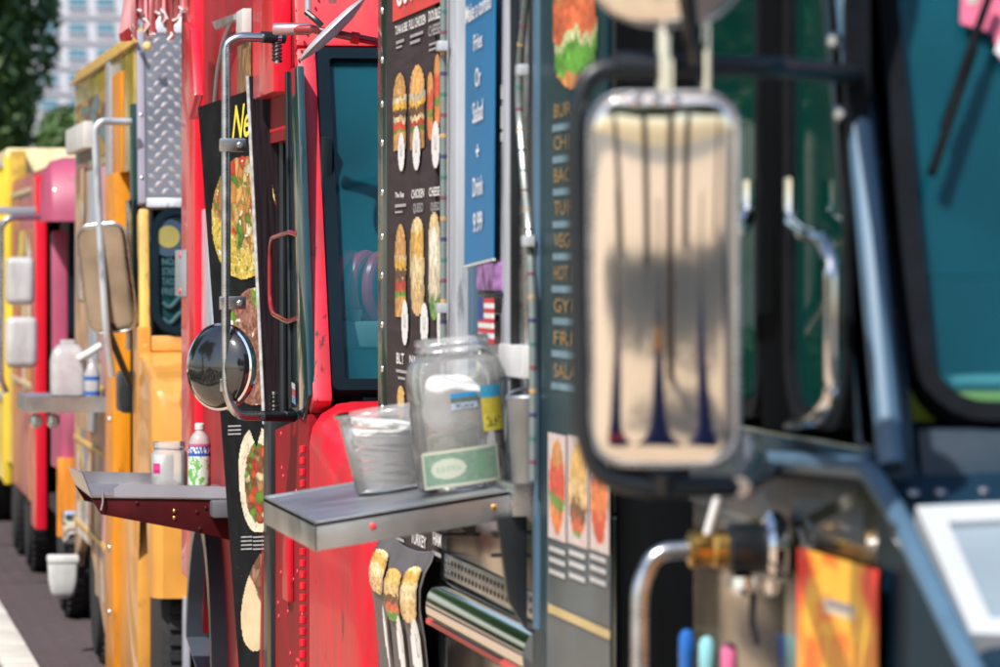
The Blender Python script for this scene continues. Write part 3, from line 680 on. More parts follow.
# cab interior seen through the windscreen
obj('dashboard', box((XS + .1, YA + .10, 1.58), (XS + 2.0, YA + .60, 1.652), .03), mat('navy_dash', (.008, .018, .05), .5, var=.3), ta)
obj('dash_cowl', box((XS + .12, YA + .50, 1.685), (XS + 2.0, YA + .58, 1.835), .02), mat('navy_dash', (0, 0, 0)), ta)
obj('sun_curtain', box((XS + .13, YA + .62, 1.84), (XS + 2.0, YA + .64, 2.5)), TEALI, ta)
sb = obj('dash_tray', box((XS + .06, YA + .12, 1.654), (XS + .75, YA + .26, 1.698), .01), mat('lime_tray', (0.66, .80, .04), .5, var=.3, scale=14), ta)
obj('tray_stripe', box((XS + .057, YA + .115, 1.700), (XS + .753, YA + .265, 1.712), .003), mat('cyan_lid', (.25, .6, .62), .4), sb)
obj('seat', box((XS + .35, YA + .9, .9), (XS + .9, YA + 1.5, 1.5), .08), DARK, ta)

# side panels
obj('corner_post', strip(XS - .012, 383, 392, .5, 2.80, .055), mat('green_black_post', (.008, .016, .014), .25, coat=.5, var=.3), ta)
for k in range(14):
    z = 1.22 + .1 * k + (.012 if k % 3 == 0 else 0); obj('bolt', dome((XS - .012, sy(387.6), z), .009, (-1, 0, 0)), CHR, ta)
obj('side_panel', strip(XS, 392.2, 447, .5, 2.80), BLK, ta)
obj('side_panel', strip(XS, 447.2, 540, 2.50, 2.80), BLK, ta)
sk = obj('skirt_panel', strip(XS, 447.2, 612, .5, 1.44), STLM, ta)
obj('side_panel', strip(XS, 540.2, 612, 1.445, 2.80), BLK, ta)
obj('door_jamb', strip(XS + .006, 612.3, 690, .5, 2.80, .05), mat('jamb_black', (.003, .004, .005), .9, spec=.02, var=.3), ta)
# hatch frame
obj('hatch_post', strip(XS - .012, 447.4, 462, 1.44, 2.52, .06), ALU, ta)
hp2 = obj('hatch_post', strip(XS - .016, 495, 519, 1.44, 2.52, .07), ALU, ta)
for y0, y1 in ((87, 101), (108, 130), (134, 143)):
    obj('tape_patch', box((XS - .0185, sy(500), zy(y0, sy(504))), (XS - .0162, sy(511), zy(y1, sy(504)))), mat('tape', (.36, .38, .36), .5, var=.3, scale=30), hp2)
for y0 in (318, 362): obj('screw', dome((XS - .016, sy(505), zy(y0, sy(505))), .007, (-1, 0, 0)), BLK, hp2)
for q0, q1 in ((462.6, 464.5), (465.5, 467.2)): obj('slide_rail', strip(XS + .01, q0, q1, 1.44, 2.50, .03), NAVYL, ta)
obj('hatch_post', strip(XS - .004, 521, 527, 1.44, 2.52, .05), STL, ta)
obj('hatch_post', strip(XS - .010, 534, 540, 1.44, 2.52, .05), BLK, ta)
for q0, q1 in ((493.2, 494.6), (497.4, 498.2), (513.6, 514.4), (519.6, 520.6)): obj('frame_groove', strip(XS - .0185, q0, q1, 1.46, 2.52, .02), BLK if q1 - q0 > .9 else GREY, ta)
for q0, q1 in ((449.5, 450.3), (456.5, 457.3)): obj('frame_groove', strip(XS - .0145, q0, q1, 1.46, 2.52, .004), GREY, ta)
obj('hatch_sill', strip(XS - .05, 447.4, 540, 1.40, 1.460, .12), STL, ta)
obj('back_wall', box((XS + 1.3, sy(540), .62), (XS + 1.32, sy(447), 2.7)), mat('galley_wall', (.30, .36, .42), .5, var=.2), ta)
# hatch clutter
def shelfbox(name, p0, p1, y0, y1, X, dX, m, label, cat):
    o = obj(name, box((X, sy(p0, X), zy(y1, sy(p1, X), X)), (X + dX, sy(p1, X), zy(y0, sy(p1, X), X)), .004), m, None); tag(o, label, cat); return o
nk = shelfbox('napkin_box', 489, 522, 346, 379, XS - .022, .16, WHT, 'white napkin box on the hatch sill beside the steel bucket', 'box')
shelfbox('snack_carton', 476, 493, 262, 291, XS - .034, .05, mat('carton_print', (.25, .12, .30), .5, var=.9, scale=30), 'small colourful carton in the hatch above the striped flag', 'carton')
shelfbox('snack_carton', 477, 494, 292, 297, XS - .034, .05, BLK, 'thin black carton ledge in the hatch directly above the striped flag', 'carton')
f0 = XS - .036
fl = picture('flag', P_flag, sheet_side(478, 492, 298, 343, f0), 12, 36, None); tag(fl, 'small striped red and white flag standing in the hatch', 'flag')
so2 = bpy.data.objects['flag']; sm_ = so2.modifiers.new('thick', 'SOLIDIFY'); sm_.thickness = .004
cu_ = Vector((XS - .025, sy(528, XS - .025), 1.461)); bk = thing('steel_bucket', cu_, 'small galvanised bucket at the end of the steel shelf', 'bucket')
obj('bucket_body', lathe([(.026, 0), (.029, .004), (.038, .15), (.041, .155), (.039, .158), (.036, .15), (.026, .01)], cu_, (0, 0, 1), 28), mat('galvanised_zinc', (.30, .33, .36), .45, metal=.7, var=.2, scale=12), bk)
obj('bucket_handle', tube([cu_ + Vector((math.cos(a) * .039, 0, .15 + math.sin(a) * .02)) for a in np.linspace(0, math.pi, 12)], .003, 6), STL, bk)

# rope lights with coloured bulbs
def rope(pts, name, label, clips):
    g = thing(name, pts[-1], label, 'rope light'); P = fillet(pts, .12, 6)
    obj('cord', tube(P, .0068, 8), ROPE, g)
    cols = [mat('bulb_amber', (.45, .28, .12), .3), mat('bulb_violet', (.05, .04, .14), .3), mat('bulb_green', (.05, .16, .14), .3), mat('bulb_red', (.16, .06, .08), .3)]
    tot = [0.0]
    for a, b in zip(P, P[1:]): tot.append(tot[-1] + (b - a).length)
    n = int(tot[-1] / .042)
    for k in range(n):
        s = (k + .5) * .042; i = max(j for j in range(len(tot)) if tot[j] <= s); t_ = (s - tot[i]) / max(tot[i + 1] - tot[i], 1e-6); p = P[i].lerp(P[i + 1], t_)
        o = obj('bulb', lathe([(.0065, -.0045), (.0073, -.0035), (.0073, .0035), (.0065, .0045)], p, (0, 0, 1), 8), cols[k % 4], g)
    for c in clips: obj('clip', box(c - Vector((.010, .02, .010)), c + Vector((.010, .02, .010)), .003), ALU, g)
    return g
x_ = XS - .026
rope([side(443.5, -40, x_), side(443.5, 200, x_), side(443.5, 480, x_)], 'rope_light', 'straight rope light with tiny coloured bulbs down the menu board edge', [side(442, 46, x_ - .004), side(441.5, 308, x_ - .004)])
rope([side(531, -40, x_), side(526, 0, x_), side(517, 85, x_), side(524, 180, x_), side(530, 240, x_), side(533, 330, x_), side(533, 480, x_)], 'rope_light', 'sagging bowed rope light beside the wide white hatch post', [side(528, 241, x_ - .004), side(522, 70, x_ - .004)])

# hanging blue combo sign, a little out of true
X1 = XS - .035
cs = [(464, 265), (492, 258), (494, -30), (465.5, -10)]
P4 = [side(*q, X1) for q in cs]
bs = thing('hanging_sign', P4[0], 'blue hanging combo sign with white words in the serving hatch', 'sign')
obj('sign_sheet', prism(P4, (1, 0, 0), .004), BLU, bs)
obj('sign_edge', prism([side(463.6, 265.5, X1 - .001), side(492.3, 258.4, X1 - .001), side(492.3, 260.6, X1 - .001), side(463.6, 267.8, X1 - .001)], (1, 0, 0), .006), WHT, bs)
sg = sheet(*[P + Vector((-.003, 0, 0)) for P in (P4[0], P4[1], P4[2], P4[3])])
def sub(at, u0, u1, v0, v1): return lambda u, v: at(u0 + (u1 - u0) * u, v0 + (v1 - v0) * v)
def vrow(y): return (262 - y) / 278.0
for s_, y0, y1, u0, u1 in (('Make a combo', 2, 20, .06, .96), ('Fries', 36, 52, .36, .66), ('Or', 70, 89, .42, .62), ('Salad', 103, 124, .34, .70), ('+', 146, 159, .46, .58), ('Drink', 178, 197, .36, .72), ('9.99', 213, 233, .38, .70)):
    words(s_, sub(sg, u0, u1, vrow(y1), vrow(y0)), bs, INKW, bold=.012)

# menu board with three columns of sandwiches
XB = XS - .012
mb = obj('menu_board', box((XB, sy(392.4), 1.235), (XS - .001, sy(440.5), 2.78), .002), MNU, ta)
XI = XB - .003
hd = prism([side(392.6, 22, XI), side(440.3, 1.5, XI), side(440.3, -60, XI), side(392.6, -45, XI)], (1, 0, 0), .001)
hdo = obj('header_band', hd, INKR, mb)
words('GUTTER', sheet(side(396, 8, XI - .003), side(430, -8, XI - .003), side(430, -34, XI - .003), side(396, -22, XI - .003)), mb, INKW, bold=.02)
def tx(s_, p0, p1, y0, y1, m=INKW, b=.02):
    words(s_, sheet_side(p0, p1, y0, y1, XI), mb, m, bold=b)
tx('TUNA & BBE', 395, 407.5, 24, 33); tx('FULL CHICKEN', 409, 425.5, 17, 27); tx('DOUBLE', 428.5, 440, 9, 20); tx('CHEESE', 428.5, 440, 24, 35, INKG)
tx('The Bap', 395, 404, 192, 199); tx('CHICKEN', 411.5, 424, 189, 198); tx('CHEESE', 429, 439.6, 187, 196); tx('QUESO', 413, 423, 203, 214, INKG); tx('QUESO', 430.5, 439.6, 202, 212, INKG)
tx('BLT', 396.5, 404, 353, 364); tx('NAVAJO', 409.5, 428, 356, 367)
tx('CLUB', 396, 407, 526, 532); tx('TURKEY', 411, 426, 534, 546); tx('HAM', 433, 441, 533, 546)
bars('small_print', [sheet_side(*q, XI) for q in ((396, 404, 40, 43), (396, 402, 46, 48), (410, 423, 33, 36), (410, 420, 40, 43), (429, 440, 42, 44), (429, 437, 48, 50), (395, 406, 204, 207), (395, 402.5, 211, 213), (396, 408, 370, 373), (398, 405, 377, 379.5), (412, 424, 371, 373), (396, 404, 538, 541), (411, 421, 551, 555), (432, 441, 552, 556))], INKG, mb)
def pic(fn, p0, p1, y0, y1, nm='sandwich_picture', nu=16, nv=44, X=None): picture(nm, fn, sheet_side(p0, p1, y0, y1, X or XI), nu, nv, mb)
for i, (p0, p1, y0, y1) in enumerate(((392.6, 406.5, 73, 150), (409, 425.3, 65, 149))): pic(P_burger(20 + i), p0, p1, y0, y1)
pic(P_sub(5, SUB4), 427, 433.5, 72, 140); pic(P_sub(6, SUB4), 434, 440.4, 54, 128)
pic(P_burger(31), 394.5, 406.5, 224, 317); pic(P_sub(33, SUB2), 410, 424.5, 217, 316); pic(P_sub(34, SUB3), 428, 440.3, 212, 320)
pic(P_sub(35, SUB1), 397, 404.5, 386, 420); pic(P_sub(36, SUB2), 411, 424, 400, 450); pic(P_burger(37), 428, 440, 400, 460); pic(P_burger(38), 394, 405, 425, 500)
for p0, p1, y0, y1 in ((398, 404.5, 133, 171), (412.5, 420, 126, 170), (431.5, 439.5, 121, 168), (401.5, 408, 300, 345), (420.3, 428, 303, 347), (437, 440.4, 306, 345)):
    picture('price_oval', P_oval, sheet_side(p0, p1, y0, y1, XI - .002), 12, 26, mb)
# flexible foot of the menu, draped outwards over the rub rail
ban_pts = [(XS - .015, 1.262), (XS - .022, 1.24), (XS - .036, 1.215), (XS - .046, 1.18), (XS - .046, 1.14), (XS - .036, 1.08), (XS - .026, .98), (XS - .02, .86)]
def banner_at(u, v, o=0.0):
    t_ = (1 - v) * (len(ban_pts) - 1); i = min(int(t_), len(ban_pts) - 2); f_ = t_ - i; a, b = ban_pts[i], ban_pts[i + 1]
    Y0_, Y1_ = sy(390.5), sy(442)
    wv_ = .006 * math.sin(u * 19) * (1 - v) ** .5
    return Vector((a[0] + (b[0] - a[0]) * f_ - o - wv_, Y0_ + (Y1_ - Y0_) * u, a[1] + (b[1] - a[1]) * f_ - .02 * math.sin(u * 3.1)))
bm_ = B(); g_ = [[bm_.verts.new(banner_at(i / 24, j / 28)) for i in range(25)] for j in range(29)]
for j in range(28):
    for i in range(24): bm_.faces.new((g_[j][i], g_[j][i + 1], g_[j + 1][i + 1], g_[j + 1][i]))
bnr = obj('menu_banner', bm_, MNUG, ta); sd = bnr.modifiers.new('thick', 'SOLIDIFY'); sd.thickness = .002; sd.offset = -1
for u0, u1, v0, v1, fn in ((.06, .30, .42, .80, P_sub(61, SUB2)), (.36, .62, .34, .72, P_sub(62, SUB1)), (.68, .96, .36, .80, P_sub(63, SUB2))):
    picture('sandwich_picture', fn, lambda u, v, a=(u0, u1, v0, v1): banner_at(a[0] + (a[1] - a[0]) * u, a[2] + (a[3] - a[2]) * v, .006), 14, 30, bnr)
for u0, u1 in ((.22, .36), (.52, .66), (.82, .97)):
    picture('price_oval', P_oval, lambda u, v, a=(u0, u1): banner_at(a[0] + (a[1] - a[0]) * u, .12 + .26 * v, .009), 12, 22, bnr)
# rub rail
zr = 1.150; xr = XS - .002
bm_ = tube([(xr, sy(446), zr), (xr, sy(546), zr)], .056, 24)
for v in bm_.verts: v.co.x = xr + (v.co.x - xr) * .72
rr = obj('rub_rail', bm_, CHR, ta)
obj('rail_stripe', box((xr - .040, sy(446), zr - .034), (xr - .026, sy(546), zr - .024)), INKR, rr)
obj('rivet_strip', box((XS - .006, sy(447), zr + .062), (XS - .001, sy(545), zr + .11), .002), STLD, ta)
bm_ = B()
for k in range(26):
    for zz in (zr + .076, zr + .096): dome((XS - .006, sy(447) + (sy(545) - sy(447)) * (k + .5) / 26, zz), .006, (-1, 0, 0), bm_, n=8)
obj('rivets', bm_, BLK, ta)['kind'] = 'stuff'

# second menu panel by the door
XP = XS - .010
mp_ = obj('menu_board', box((XP, sy(545.5), .9), (XS - .001, sy(611), 2.78), .003), PNL, ta); XI2 = XP - .003
obj('panel_edge', strip(XS - .016, 541, 545.3, .9, 2.80, .016), NAVYL, ta)
picture('burger_picture', P_sub(71, [(-1, (.6, .25, .07)), (.12, (.1, .32, .03)), (.30, (.55, .6, .3)), (.38, (.65, .14, .05)), (.6, (.6, .2, .06)), (.8, (.68, .3, .09))]), sheet_side(553, 597, -60, 88, XI2), 24, 60, mp_)
random.seed(77)
names_ = ['BURGER', 'CHEESE', 'BACON', 'TURKEY', 'VEGGIE', 'HOT DOG', 'GYRO', 'FRIES', 'SALAD']
for k in range(9):
    y_ = 108 + 33.0 * k; words(names_[k], sheet_side(554, 585 + random.uniform(-4, 4), y_ - 7, y_ + 7, XI2), mp_, INKO)
bars('small_print', [sheet_side(551 + random.uniform(0, 2), 600 + random.uniform(-8, 8), 108 + 33 * k + 13, 108 + 33 * k + 20, XI2) for k in range(9)], INKB, mp_)
for k, (p0, p1) in enumerate(((548, 566), (567.5, 588), (589.5, 609))):
    picture('food_photo', P_hotdog(k + 3), sheet_side(p0, p1, 434 + 3 * k, 540 + 6 * k, XI2), 18, 40, mp_)
obj('grey_band', prism([side(547, 538, XI2 + .002), side(610, 553, XI2 + .002), side(610, 680, XI2 + .002), side(547, 672, XI2 + .002)], (1, 0, 0), .001), mat('grey_gloss_panel', (.09, .11, .12), .35, spec=.25, var=.25), mp_)
bars('small_print', [sheet_side(p, p + 16, y_ + 4 * i, y_ + 5 + 4 * i, XI2 - .001) for i, p in enumerate((549, 569, 590)) for y_ in (548, 559, 571)], mat('pale_ink', (.5, .5, .5), .5), mp_)
bars('price_line', [sheet(side(548, 612, XI2 - .001), side(610, 640, XI2 - .001), side(610, 631, XI2 - .001), side(548, 603, XI2 - .001))], mat('sand_ink', (.55, .42, .2), .5), mp_)

# cab door with sliding window
dr = obj('cab_door', strip(XS + .004, 690.4, 866, .62, 1.625, .04), STLM, ta)
obj('door_header', strip(XS + .004, 690.4, 838, 2.45, 2.80, .04), NAVY, ta)
for p0, p1 in ((690.4, 700), (764, 789)): obj('door_stile', strip(XS - .004, p0, p1, 1.628, 2.447, .05), mat('jamb_black', (0, 0, 0)), dr)
obj('door_stile', prism([side(856, 0, XS), side(879, 0, XS), side(879, 0, XS), side(856, 0, XS)], (1, 0, 0), .03) if False else prism([(XS, sy(856), 1.628), (XS, sy(877), 1.628), (XS, A.w(0, 2.44).y + .004, 2.447), (XS, sy(832), 2.447)], (1, 0, 0), .04), NAVY, dr)
DGL = glass_mat('door_glass_reflected_green', (.4, .6, .56), (.004, .075, .065), .45, .02)  # green body colour stands in for the trees reflected in the door glass
Yc, wdt = (sy(703) + sy(762)) / 2, sy(703) - sy(762)
def pane(p0, p1, z0, z1, lab, rad=.06):
    Yc = (sy(p0) + sy(p1)) / 2; wd = sy(p0) - sy(p1); zc = (z0 + z1) / 2
    P = lambda pts, X: [Vector((X, Yc - a, zc + b)) for a, b in pts]
    g = obj('door_window', ring_plate(P(rrect(wd, z1 - z0, rad), XS - .008), P(rrect(wd - .05, z1 - z0 - .05, rad - .02), XS - .008), (1, 0, 0), .03), RUB, dr)
    obj('pane', prism(P(rrect(wd - .045, z1 - z0 - .045, rad - .02), XS + .004), (1, 0, 0), .006), DGL, g); return g
pane(700.5, 763.5, 1.64, 2.44, 'rear'); pane(789.5, 853, 1.64, 2.44, 'front', .10)
obj('door_skin', strip(XS - .002, 690.4, 866, 1.50, 1.62, .005), NAVY, dr)
hs = [side(791, 178, XS - .05), side(791, 222, XS - .05), side(804, 234, XS - .07), side(824, 240, XS - .07), side(832, 262, XS - .07), side(832, 395, XS - .07), side(818, 418, XS - .06), side(790, 424, XS - .01)]
obj('grab_handle', tube(fillet(hs, .02), .009, 10), CHR, dr)
obj('grab_handle', tube(fillet([side(749, 180, XS - .05), side(749, 216, XS - .05), side(742, 230, XS - .07), side(722, 240, XS - .07), side(716, 300, XS - .07), side(716, 400, XS - .02)], .02), .010, 10), CHR, dr)
sk2 = obj('cowl_side', prism([(XS - .004, sy(866) + .5, 1.50), (XS - .004, YA + .02, 1.585), (XS + .03, YA - .42, 1.35), (XS + .056, YA - .95, 1.08), (XS + .056, YA - .95, .75), (XS - .004, sy(866) + .5, .75)], (1, 0, 0), .004), STLM, ta)
# pipe fitting standing out from the door side
Yq = sy(790); zq = zy(548, Yq)
pf = obj('hose_inlet', lathe([(.005, 0), (.045, .002), (.05, .008), (.05, .02), (.04, .028)], (XS - .008, Yq, zq), (-1, 0, 0), 30), CHR, ta)
obj('inlet_body', lathe([(.030, .02), (.034, .03), (.034, .075), (.028, .08)], (XS - .008, Yq, zq), (-1, 0, 0), 24), BLK, pf)
obj('brass_coupling', lathe([(.020, .075), (.027, .08), (.027, .095), (.023, .10), (.026, .11), (.026, .128), (.018, .132)], (XS - .008, Yq, zq), (-1, 0, 0), 12), BRASS, pf)
obj('bent_pipe', tube(fillet([(XS - .13, Yq, zq), (XS - .185, Yq, zq - .004), (XS - .205, Yq, zq - .05), (XS - .208, Yq, zq - .5)], .04), .0125, 14, rad=None), STL, pf)
obj('valve_cap', lathe([(.006, 0), (.02, .005), (.021, .02), (.012, .03)], (XS - .065, Yq, zq - .033), (0, 0, -1), 16), CHR, pf)
obj('valve_cap', lathe([(.005, 0), (.013, .005), (.013, .02), (.008, .03)], (XS - .025, Yq, zq - .033), (0, 0, -1), 16), CHR, pf)
obj('lever', tube([(XS - .115, Yq - .01, zq + .02), (XS - .10, Yq - .015, zq + .075)], .006, 8), WHT, pf)
obj('drip_chain', tube([(XS - .05, Yq, zq - .06), (XS - .052, Yq, zq - .10), (XS - .045, Yq, zq - .13)], .005, 6), BLK, pf)
# orange flyer
lf = [side(797, 680, XS - .014), side(876, 704, XS - .014), side(877, 570, XS - .014), side(797, 547, XS - .014)]
fo_ = picture('flyer', P_flyer, sheet(*lf), 44, 44, None, label=None); tag(fo_, 'orange and yellow paper flyer taped below the cab door', 'flyer'); fo_.modifiers.new('thick', 'SOLIDIFY').thickness = .002
# three marker pens standing in a cup on the sill
mk = mat('marker_blue', (.01, .12, .45), .3, coat=.3, var=.1), mat('marker_cyan', (.25, .58, .66), .3, coat=.3, var=.1), mat('marker_pink', (.62, .14, .30), .3, coat=.3, var=.1)
for k, (px, py, nm) in enumerate(((687, 629, 'dark blue'), (707, 636, 'pale cyan'), (729, 642, 'pink'))):
    p = side(px, py, XS - .07); tag(obj('marker_pen', lathe([(.010, -.13), (.011, -.125), (.0115, -.04), (.012, -.038), (.0115, -.012), (.008, -.003), (.002, 0)], p, (0, .05 * (k - 1), 1), 16), mk[k], None), f'{nm} round capped marker pen standing under the pipe fitting', 'marker pen')
cupc = side(708, 720, XS - .07); tag(obj('pen_cup', lathe([(.05, 0), (.055, .002), (.06, .06), (.057, .06), (.052, .005)], Vector((cupc.x, cupc.y, side(687, 629, XS - .07).z - .135)), (0, 0, 1), 24), STL, None), 'steel cup holding the marker pens below the pipe fitting', 'cup')

# mirrors of the near truck: polished shells on black tube arms
def mirror_shell(c, wd, ht, rad, tilt, yaw, parent, bulge=.03, name='mirror', m=CHRB, rim=STL, n=30, roll=0.0):
    M = Matrix.Translation(c) @ Matrix.Rotation(roll, 4, 'Y') @ Matrix.Rotation(yaw, 4, 'Z') @ Matrix.Rotation(tilt, 4, 'X')
    ol = rrect(wd, ht, rad, 8); bm = B(); nx_, nz_ = 32, 64; G = []
    for jz in range(nz_ + 1):
        z = -1 + 2 * jz / nz_; z = math.sin(z * math.pi / 2) * .35 + z * .65; zz = z * ht / 2; e = max(0.0, abs(zz) - (ht / 2 - rad))
        xm = wd / 2 - rad + math.sqrt(max(0.0, rad * rad - e * e)); row = []
        for ix in range(nx_ + 1):
            x = -1 + 2 * ix / nx_; x = math.sin(x * math.pi / 2) * .4 + x * .6; xx = x * xm; X = 2 * xx / wd
            edge = max(abs(x) ** 10, abs(z) ** 24)
            h_ = bulge * (1 - .45 * X * X - .40 * abs(x) ** 18) * (1 - .18 * z * z - .50 * abs(z) ** 26)
            row.append(bm.verts.new(M @ Vector((xx, -h_, zz))))
        G.append(row)
    for jz in range(nz_):
        for ix in range(nx_): bm.faces.new((G[jz][ix], G[jz][ix + 1], G[jz + 1][ix + 1], G[jz + 1][ix]))
    bmesh.ops.remove_doubles(bm, verts=bm.verts, dist=1e-5)
    back = [bm.verts.new(M @ Vector((a, .016, b))) for a, b in ol]
    lip = [bm.verts.new(M @ Vector((a * 1.003, -.001, b * 1.001))) for a, b in ol]
    for i in range(len(ol)): bm.faces.new((lip[i], back[i], back[(i + 1) % len(ol)], lip[(i + 1) % len(ol)]))
    bm.faces.new(back)
    g = obj(name, bm, m, parent)
    obj('mirror_rim', tube([M @ Vector((a * 1.01, -.002, b * 1.005)) for a, b in ol], .0042, 8, closed=True), rim, g)
    return g, M
Ym = 5.62
cm = front(664, 279, Ym); sc_ = (Ym * math.cos(TH) + cm.x * math.sin(TH)) / FPX
ms, Mm = mirror_shell(cm, 146 * sc_, 368 * sc_, 34 * sc_, R(1.7), R(-13.5), ta, .0115)
for k in range(3): obj('rim_screw_and_glint', dome(Mm @ Vector((-.032 + k * .022, -.006, 180 * sc_)), .009, (0, -.6, .8)), WHT if False else CHR, ms)  # three chrome domes added in place of sun glints along the top rim
q = lambda px, py, Y=Ym + .03: front(px, py, Y)
obj('mirror_arm', tube(fillet([A.w(XS + .02, 2.09, .01), q(770, 66, Ym + .10), q(640, 66), q(585, 70), q(576, 128), q(583, 430), q(598, 476), q(640, 487), q(745, 487), side(772, 470, XS - .01)], .05, 8), .0125, 12), BLK, ta)
obj('arm_clamp', lathe([(.012, -.03), (.016, -.028), (.016, .028), (.012, .03)], q(640, 66), (1, 0, 0), 12), BLK, ta)
for p in ((A.w(XS - .004, 2.135, .01)), (A.w(XS - .004, 2.04, .01))): obj('arm_bolt', lathe([(.011, 0), (.011, .018), (.006, .026)], p, (-.5, -.8, 0), 10), STL, ta)
obj('arm_bracket', tube([A.w(XS + .02, 2.14, .012), A.w(XS + .02, 2.04, .012)], .013, 8), BLK, ta)
obj('mirror_stay', tube([q(665, -10, Ym + .012), q(665, 92, Ym + .012)], .0095, 10), CHR, ta)
obj('mirror_stay', tube([q(707, -10, Ym + .015), q(707, 104, Ym + .015)], .0052, 10), CHR, ta)
obj('mirror_stay', tube([q(682, -40, Ym - .07), q(688, 8, Ym - .05), q(694, 60, Ym + .03)], .010, 10), BLK, ta)
obj('lower_bracket', tube([q(664, 470, Ym + .02), q(664, 488, Ym + .03)], .016, 10), BLK, ta)
obj('lower_stay', tube(fillet([q(740, 487), q(756, 462, Ym + .2), side(752, 440, XS - .03)], .02), .012, 10), STL, ta)
c2 = front(667, -62, Ym - .01); m2, M2 = mirror_shell(c2, 166 * sc_, 172 * sc_, 70 * sc_, R(8), R(-10), ta, .03)

# serving shelf of the near truck
Yn, Yf, Xo = sy(525, XS - .02), side(264, 495, .918).y, .918
zo, zi = 1.388, 1.448
def shp(x, y, dz=0.0): return Vector((x, y, zo + (zi - zo) * (x - Xo) / (XS - .02 - Xo) + dz))
sh = obj('serving_shelf', prism([shp(Xo, Yn), shp(XS - .016, Yn), shp(XS - .016, Yf), shp(Xo, Yf)], (0, 0, -1), .006), STLD, ta)
for a, b, nn in (((Xo, Yn), (XS - .016, Yn), (0, 1, 0)), ((Xo, Yf), (XS - .016, Yf), (0, -1, 0)), ((Xo, Yn), (Xo, Yf), (1, 0, 0))):
    obj('shelf_rim', prism([shp(*a, .004), shp(*b, .004), shp(*b, -.050), shp(*a, -.050)], nn, .004, bev=.001), STLD, sh)
obj('rim_screw_and_glint', dome(shp(Xo + .105, Yn, -.022), .007, (0, -1, 0)), INKR, sh); obj('rim_screw_and_glint', dome(shp(Xo + .325, Yn, -.024), .006, (0, -1, 0)), BRASS, sh)
for (px, yb, hh) in ((470, 536, 70), (521, 400, 190)):
    p = side(px, 520, XS - .03)
    br = prism([(XS - .02, p.y - .012, 1.40), (XS - .075, p.y - .012, 1.40), (XS - .055, p.y - .012, 1.40 - hh * .0008), (XS - .02, p.y - .012, 1.40 - hh * .0011)], (0, 1, 0), .024, bev=.003)
    bo = obj('shelf_bracket', br, BLK, sh)
    for z in (1.37, 1.33): obj('bracket_bolt', tube([(XS - .085, p.y, z), (XS - .01, p.y, z)], .004, 8), BLK, bo)
# tub of napkins, tip jar
def shz(x): return zo + (zi - zo) * (x - Xo) / (XS - .02 - Xo)
CLR3 = clear_plastic('cloudy_bottle_plastic', (.95, .97, .97), .50); CLR = clear_plastic('clear_plastic', (.95, .96, .97), .24); CLR2 = clear_plastic('milky_plastic', (.96, .97, .98), .34)
Yd = 9.52; cdl = front(393, 498, Yd); cdl.z = shz(cdl.x)
axd = Vector((-.15, 0, 1)).normalized()
dl = thing('plastic_tub', cdl, 'flared clear plastic tub of white napkins on the near steel shelf', 'tub')
obj('tub_wall', lathe([(.001, .002), (.066, .002), (.070, .006), (.084, .150), (.090, .152), (.091, .160)], cdl, axd, 40, cap=False), CLR2, dl)
bm_ = B(); rnd = random.Random(3)
for k in range(16):
    z = .012 + k * .0078; a = rnd.uniform(0, 6.28); r_ = .052 + .0007 * k
    M_ = Matrix.Translation(cdl + axd * z) @ Matrix.Rotation(a, 4, 'Z') @ Matrix.Rotation(rnd.uniform(-.12, .12), 4, 'X')
    vs_ = [M_ @ Vector((x * r_, y_ * r_, .004 * rnd.random())) for x, y_ in ((-1, -.6), (-.4, -.95), (.5, -.9), (1, -.4), (.95, .5), (.3, 1), (-.6, .85), (-1, .3))]
    prism(vs_, axd, .006, bm_)
obj('napkins', bm_, mat('paper_napkin', (.85, .86, .87), .8, var=.06, scale=20), dl, smooth=False)
Yj = 9.22; cj = front(466, 499, Yj); cj.z = shz(cj.x) + .001
jr = thing('tip_jar', cj, 'big clear plastic tip jar with a dollar bill on the near steel shelf', 'jar')
prof = [(.001, .001), (.082, .001), (.090, .008), (.092, .03), (.089, .05), (.092, .07), (.092, .15), (.089, .165), (.092, .18), (.092, .215), (.085, .238), (.068, .25), (.066, .256), (.070, .258), (.070, .264), (.066, .268), (.070, .272), (.070, .278), (.067, .284)]
axj = Vector((-.10, 0, 1)).normalized()
obj('jar_wall', lathe(prof, cj, axj, 44, cap=False), CLR, jr)
def on_cyl(c, ax, r, a0, a1, h0, h1, tilt=0.0):
    u_ = RGT; v_ = -FWD
    return lambda u, v: c + ax * (h0 + (h1 - h0) * v + tilt * (u - .5)) + (u_ * math.sin(a0 + (a1 - a0) * u) + v_ * math.cos(a0 + (a1 - a0) * u)) * r
picture('dollar_bill', P_bill, on_cyl(cj, axj, .0926, -.95, .80, .010, .078, .022), 60, 26, jr)
for k in range(5):
    picture('folded_bill', P_bill, on_cyl(cj + Vector((.004 * k - .01, .01 * k, .012 * k)), axj, .070 - .006 * k, -1.6 + .5 * k, .2 + .5 * k, .02 + .02 * k, .075 + .025 * k, .03), 20, 10, jr)
bm_ = B(); bmesh.ops.create_icosphere(bm_, subdivisions=4, radius=1.0); rnd = random.Random(12)
ph = [(Vector((rnd.gauss(0, 1), rnd.gauss(0, 1), rnd.gauss(0, 1))) * 3.2, rnd.uniform(0, 6.28)) for _ in range(7)]
for v in bm_.verts:
    d = v.co.normalized(); k = 1 + .09 * sum(math.sin(d.dot(a) + b) for a, b in ph) / 2
    v.co = cj + axj * (.150 + d.z * .062 * k) + Vector((d.x * .066 * k, d.y * .066 * k, 0))
obj('crumpled_napkin', bm_, mat('white_tissue', (.80, .81, .82), .8, var=.08, scale=20, bump=.4, bscale=30), jr)
